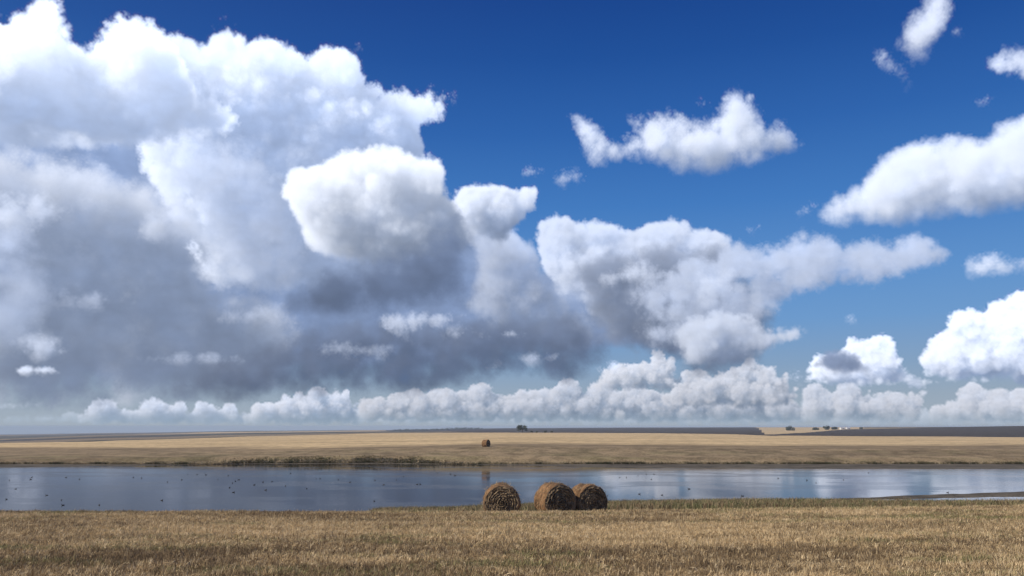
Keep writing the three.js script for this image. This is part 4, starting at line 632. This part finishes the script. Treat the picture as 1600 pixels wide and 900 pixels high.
function makeBale(name, label, at, turn, { R, L, seed, sagAt = .8, straws = 1400 }, group) {
  const o = thing(name, label, 'hay bale', at, turn, group), r = mulberry(seed), lift = sagAt * R + (1 - sagAt) * R * .14 - .05, wob = (a, t) => R * (1 + .05 * (fbm2(Math.cos(a) * 2.2 + seed, Math.sin(a) * 2.2 + t * 3, 3) - .5) * 2 + .05 * (fbm2(Math.cos(a) * 6 + seed * 2, Math.sin(a) * 6 + t * 9, 3) - .5) * 2 + .012 * Math.sin(t * 30 + a));
  const side = new THREE.CylinderGeometry(1, 1, 1, 96, 22, true), p = side.attributes.position;
  for (let i = 0; i < p.count; i++) {
    const a = Math.atan2(p.getX(i), p.getZ(i)), t = p.getY(i), rr = wob(a, t) * (1 - .05 * smooth(.40, .5, Math.abs(t))), [x, y] = sag(Math.sin(a) * rr, Math.cos(a) * rr, R, sagAt);
    p.setXYZ(i, x, y + lift, t * L);
  }
  side.attributes.uv.array.forEach((v, i, q) => { q[i] = i % 2 ? v * 1.2 : v * 5; });
  const tint = [];
  for (let i = 0; i < p.count; i++) { const a = Math.atan2(p.getX(i), p.getY(i) - lift), t = p.getZ(i) / L, k = fbm2(Math.cos(a) * 5 + seed, Math.sin(a) * 5 + t * 11, 4), c = lerp3([.36, .30, .25], [1.12, 1.0, .9], clamp((k - .28) * 2.3)); tint.push(...c); }
  side.setAttribute('color', new THREE.Float32BufferAttribute(tint, 3));
  side.computeVertexNormals();
  mesh('rolled_side', side, sideMaterial, o);
  for (const e of [1, -1]) {
    const RI = 44, AN = 110, pos = [], col = [], ix = [];
    for (let k = 0; k <= RI; k++) for (let n = 0; n <= AN; n++) {
      const a = (n % AN) / AN * Math.PI * 2, u = k / RI, rr = wob(a, e * .5) * .95 * u, turn2 = u * 7 - a / (Math.PI * 2), ply = turn2 - Math.floor(turn2), rag = fbm2(u * 26 + seed * 3, a * 7, 3), [x, y] = sag(Math.sin(a) * rr, Math.cos(a) * rr, R, sagAt);
      const z = e * (L / 2 - .002) + e * (u > .985 ? -.0 : .08 * Math.abs(ply - .5) * 2 * smooth(1, .9, u) * clamp(fbm2(x * 3, y * 3 + seed, 2) * 2 - .4) + .16 * (rag - .5) * smooth(1, .92, u) + .05 * (1 - u * u) * (1 - u));
      pos.push(x, y + lift, z);
      const tone = fbm2(turn2 * 2.3 + Math.floor(turn2) * 5.1 + seed, a * 3, 3), c = lerp3([.11, .078, .046], [.35, .245, .14], clamp((tone - .40) * 2.4 + (ply < .3 ? .12 : 0) + (fbm2(x * 9 + seed, y * 9, 3) - .5) * 1.3 + (r() - .5) * .3)); col.push(...c);
      if (k < RI && n < AN) { const b = k * (AN + 1) + n; if (e > 0) ix.push(b, b + AN + 1, b + AN + 2, b, b + AN + 2, b + 1); else ix.push(b, b + AN + 2, b + AN + 1, b, b + 1, b + AN + 2); }
    }
    const g = new THREE.BufferGeometry(); g.setAttribute('position', new THREE.Float32BufferAttribute(pos, 3)); g.setAttribute('color', new THREE.Float32BufferAttribute(col, 3)); g.setIndex(ix); g.computeVertexNormals();
    mesh('end_face', g, endMaterial, o);
  }
  if (straws) {                                                    // loose straws standing off the roll
    const m = new THREE.InstancedMesh(blade(1, .09, 1.0, 0), dry, straws), d = new THREE.Object3D(), c = new THREE.Color();
    for (let i = 0; i < straws; i++) {
      const onEnd = r() < .34, a = r() * Math.PI * 2, t = onEnd ? (r() < .8 ? .5 : -.5) : r() - .5, rr = onEnd ? Math.sqrt(r()) * R * .97 : wob(a, t), [x, y] = sag(Math.sin(a) * rr, Math.cos(a) * rr, R, sagAt);
      d.position.set(x, y + lift, t * L);
      const out = onEnd ? new THREE.Vector3(r() - .5, r() - .7, t * 2.2) : new THREE.Vector3(Math.sin(a) + (r() - .5) * 2.4, Math.cos(a) + (r() - .5) * 2.4 - .3, (r() - .5) * 1.6);
      d.quaternion.setFromUnitVectors(new THREE.Vector3(0, 1, 0), out.normalize()); d.rotateY(r() * 6);
      const len = mix(.07, .34, r() * r() * r()); d.scale.set(len * (onEnd ? .8 : 1.1), len, len); d.updateMatrix(); m.setMatrixAt(i, d.matrix);
      const k = mix(.7, 1.25, r()), base = onEnd ? (r() < .07 ? [.5, .4, .26] : [.36, .26, .15]) : [.40, .295, .17]; m.setColorAt(i, c.setRGB(base[0] * k, base[1] * k, base[2] * k));
    }
    m.name = 'loose_straw'; m.userData.kind = 'stuff'; o.add(shadows(m));
  }
  return o;
}
{
  const spot = (x, z) => [x, height(x, z), z];
  makeBale('hay_bale', 'round hay bale standing apart at the left, its coiled end facing forward', spot(-.47, -38), .06, { R: .785, L: 1.2, seed: 3 }, 'round hay bales at the edge of the near field');
  makeBale('hay_bale', 'middle round hay bale with a broad golden side and dark end, touching its neighbour', spot(1.92, -38), .42, { R: .80, L: 1.15, seed: 8 }, 'round hay bales at the edge of the near field');
  makeBale('hay_bale', 'rightmost round hay bale, the darkest end of the three, partly behind the middle one', spot(3.46, -38.9), .36, { R: .77, L: 1.15, seed: 14 }, 'round hay bales at the edge of the near field');
  makeBale('hay_bale', 'small lone hay bale far off on the straw field beyond the pond', spot(-6.2, -200), 1.0, { R: .92, L: 1.35, seed: 21, sagAt: .8, straws: 200 });
}
// ---------------------------------------------------------------- ducks on the pond
{
  const body = new THREE.SphereGeometry(1, 14, 10), bp = body.attributes.position;
  for (let i = 0; i < bp.count; i++) { const x = bp.getX(i), y = bp.getY(i), z = bp.getZ(i), tail = Math.max(0, -x); bp.setXYZ(i, x * .2, (y * .075 + .03) + tail * tail * .045, z * .085 * (1 - tail * .55)); }
  const neck = new THREE.CylinderGeometry(.022, .034, .1, 8).rotateZ(-.25).translate(.16, .115, 0), head = new THREE.SphereGeometry(.042, 10, 8).scale(1.15, 1, .9).translate(.185, .175, 0), bill = new THREE.ConeGeometry(.018, .06, 6).scale(1, 1, 1.3).rotateZ(-Math.PI / 2).translate(.25, .165, 0);
  const g = mergeGeometries([body, neck, head, bill].map((m) => { const n = m.index ? m.toNonIndexed() : m; n.deleteAttribute('uv'); return n; })), feather = new THREE.MeshStandardMaterial({ color: rgb(.028, .024, .02), roughness: .8 });
  DUCK_SPOTS.forEach(([x, z], i) => {
    const m = mesh('duck', g, feather, scene); m.position.set(x, -.012, z); m.rotation.y = between(0, 6.28); m.scale.setScalar(between(.6, .85));
    tag(m, x > 10 ? 'small dark duck floating on the right half of the pond' : 'small dark duck floating on the left half of the pond', 'duck', x > 10 ? 'ducks on the right half of the pond' : 'ducks on the left half of the pond');
  });
}
// ---------------------------------------------------------------- far trees and the farmstead
function crown(r, w, h, n, size) {                                 // leaf clumps spread through an uneven crown
  const p = [], col = [], v = new THREE.Vector3(), lobes = Array.from({ length: 9 }, () => [(r() - .5) * w * .75, h * (.3 + .55 * r()), (r() - .5) * w * .6, w * (.16 + .14 * r())]);
  for (let i = 0; i < n; i++) {
    const b = lobes[Math.floor(r() * 9)]; v.set(r() - .5, r() - .5, r() - .5).normalize().multiplyScalar(b[3] * Math.cbrt(r())); const x = b[0] + v.x, y = b[1] + v.y, z = b[2] + v.z, k = mix(.75, 1.25, r());
    for (let t = 0; t < 3; t++) { p.push(x + (r() - .5) * size * 2, y + (r() - .5) * size * 2, z + (r() - .5) * size * 2); col.push(.052 * k, .062 * k, .028 * k); }
  }
  const g = new THREE.BufferGeometry(); g.setAttribute('position', new THREE.Float32BufferAttribute(p, 3)); g.setAttribute('color', new THREE.Float32BufferAttribute(col, 3)); g.computeVertexNormals(); return g;
}
const leafMaterial = new THREE.MeshStandardMaterial({ vertexColors: true, roughness: .9, side: THREE.DoubleSide }), barkMaterial = new THREE.MeshStandardMaterial({ color: rgb(.09, .07, .055), roughness: 1 });
function makeTree(name, label, category, x, z, w, h, seed, group) {
  const r = mulberry(seed), o = thing(name, label, category, [x, height(x, z) - .1, z], 0, group);
  const limbs = [new THREE.CylinderGeometry(w * .018, w * .035, h * .5, 8).translate(0, h * .25, 0)];
  for (let i = 0; i < 5; i++) { const g = new THREE.CylinderGeometry(w * .006, w * .016, h * .42, 6).translate(0, h * .21, 0).rotateZ(between(.4, .9)).rotateY(i * 1.3 + r()).translate(0, h * (.2 + .05 * i), 0); limbs.push(g); }
  mesh('trunk', mergeGeometries(limbs), barkMaterial, o);
  mesh('crown', crown(r, w, h, 2600, w * .045), leafMaterial, o);
}
makeTree('tree', 'dark bushy tree standing alone at the far edge of the straw field', 'tree', 12.2, -985, 11.5, 9, 5);
[[23, -990, 3, 2.2], [29, -985, 2.6, 1.8], [39, -985, 4, 2.4], [47, -990, 3, 2]].forEach(([x, z, w, h], i) => makeTree('shrub', ['low shrub just right of the lone tree', 'second low shrub right of the lone tree', 'third and widest low shrub right of the lone tree', 'last low shrub in the row right of the lone tree'][i], 'shrub', x, z, w, h, 30 + i, 'shrubs beside the lone tree'));
{
  const spot = [[567, -1705, 17, 7.5, 'rounded grey-green trees left of the farmstead'], [626, -1725, 12, 4.5, 'low trees between the rounded grove and the farm buildings'], [648, -1722, 16, 6, 'dark trees beside the white farm buildings'], [662, -1724, 14, 4.2, 'low dark trees nearest the white farm buildings'], [735, -1760, 8, 3.5, 'small shrub right of the farm buildings']];
  spot.forEach(([x, z, w, h, label], i) => makeTree('tree', label, 'trees', x, z, w, h, 50 + i, 'trees round the farmstead'));
  const white = new THREE.MeshStandardMaterial({ color: rgb(.8, .79, .76), roughness: .7 }), roofing = new THREE.MeshStandardMaterial({ color: rgb(.62, .63, .64), roughness: .45, metalness: .3 }), doors = new THREE.MeshStandardMaterial({ color: rgb(.35, .34, .33), roughness: .6 });
  const barn = (x, z, w, d, h, label) => {
    const o = thing('farm_building', label, 'farm building', [x, height(x, z) - .1, z], .15, 'white farm buildings on the horizon');
    mesh('wall', new THREE.BoxGeometry(w, h, d).translate(0, h / 2, 0), white, o);
    const sh = new THREE.Shape([new THREE.Vector2(-d / 2 - .3, h + .01), new THREE.Vector2(d / 2 + .3, h + .01), new THREE.Vector2(0, h + d * .22)]);
    mesh('roof', new THREE.ExtrudeGeometry(sh, { depth: w + .6, bevelEnabled: false }).rotateY(Math.PI / 2).translate(-w / 2 - .3, 0, 0), roofing, o);
    mesh('door', new THREE.BoxGeometry(w * .28, h * .7, .12).translate(w * .1, h * .35, d / 2 + .061), doors, o);
  };
  barn(679, -1752, 6, 5, 3.4, 'small white farm building, leftmost of three on the horizon');
  barn(692, -1752, 9, 6, 3.2, 'middle white farm building on the horizon');
  barn(704, -1752, 8, 6, 3.0, 'rightmost white farm building on the horizon');
  const parts = [];                                                // the far shelterbelt reads as one dark line
  for (let i = 0; i < 70; i++) { const r = mulberry(200 + i), t = i / 70, x = mix(-500, -125, t) + between(-4, 4), z = -3500 + between(-20, 20), w = between(8, 18), h = between(3, 9) * (t > .55 ? 1.1 : .8); parts.push(crown(r, w, h, 120, w * .09).translate(x, height(x, z) - .3, z)); }
  const belt = mesh('distant_wood', mergeGeometries(parts), leafMaterial, scene); tag(belt, 'thin dark line of distant trees on the horizon left of the lone tree', 'trees', null, 'stuff');
}
scene.fog = new THREE.FogExp2(0xc8d6e6, .0001);

renderer.render(scene, camera);
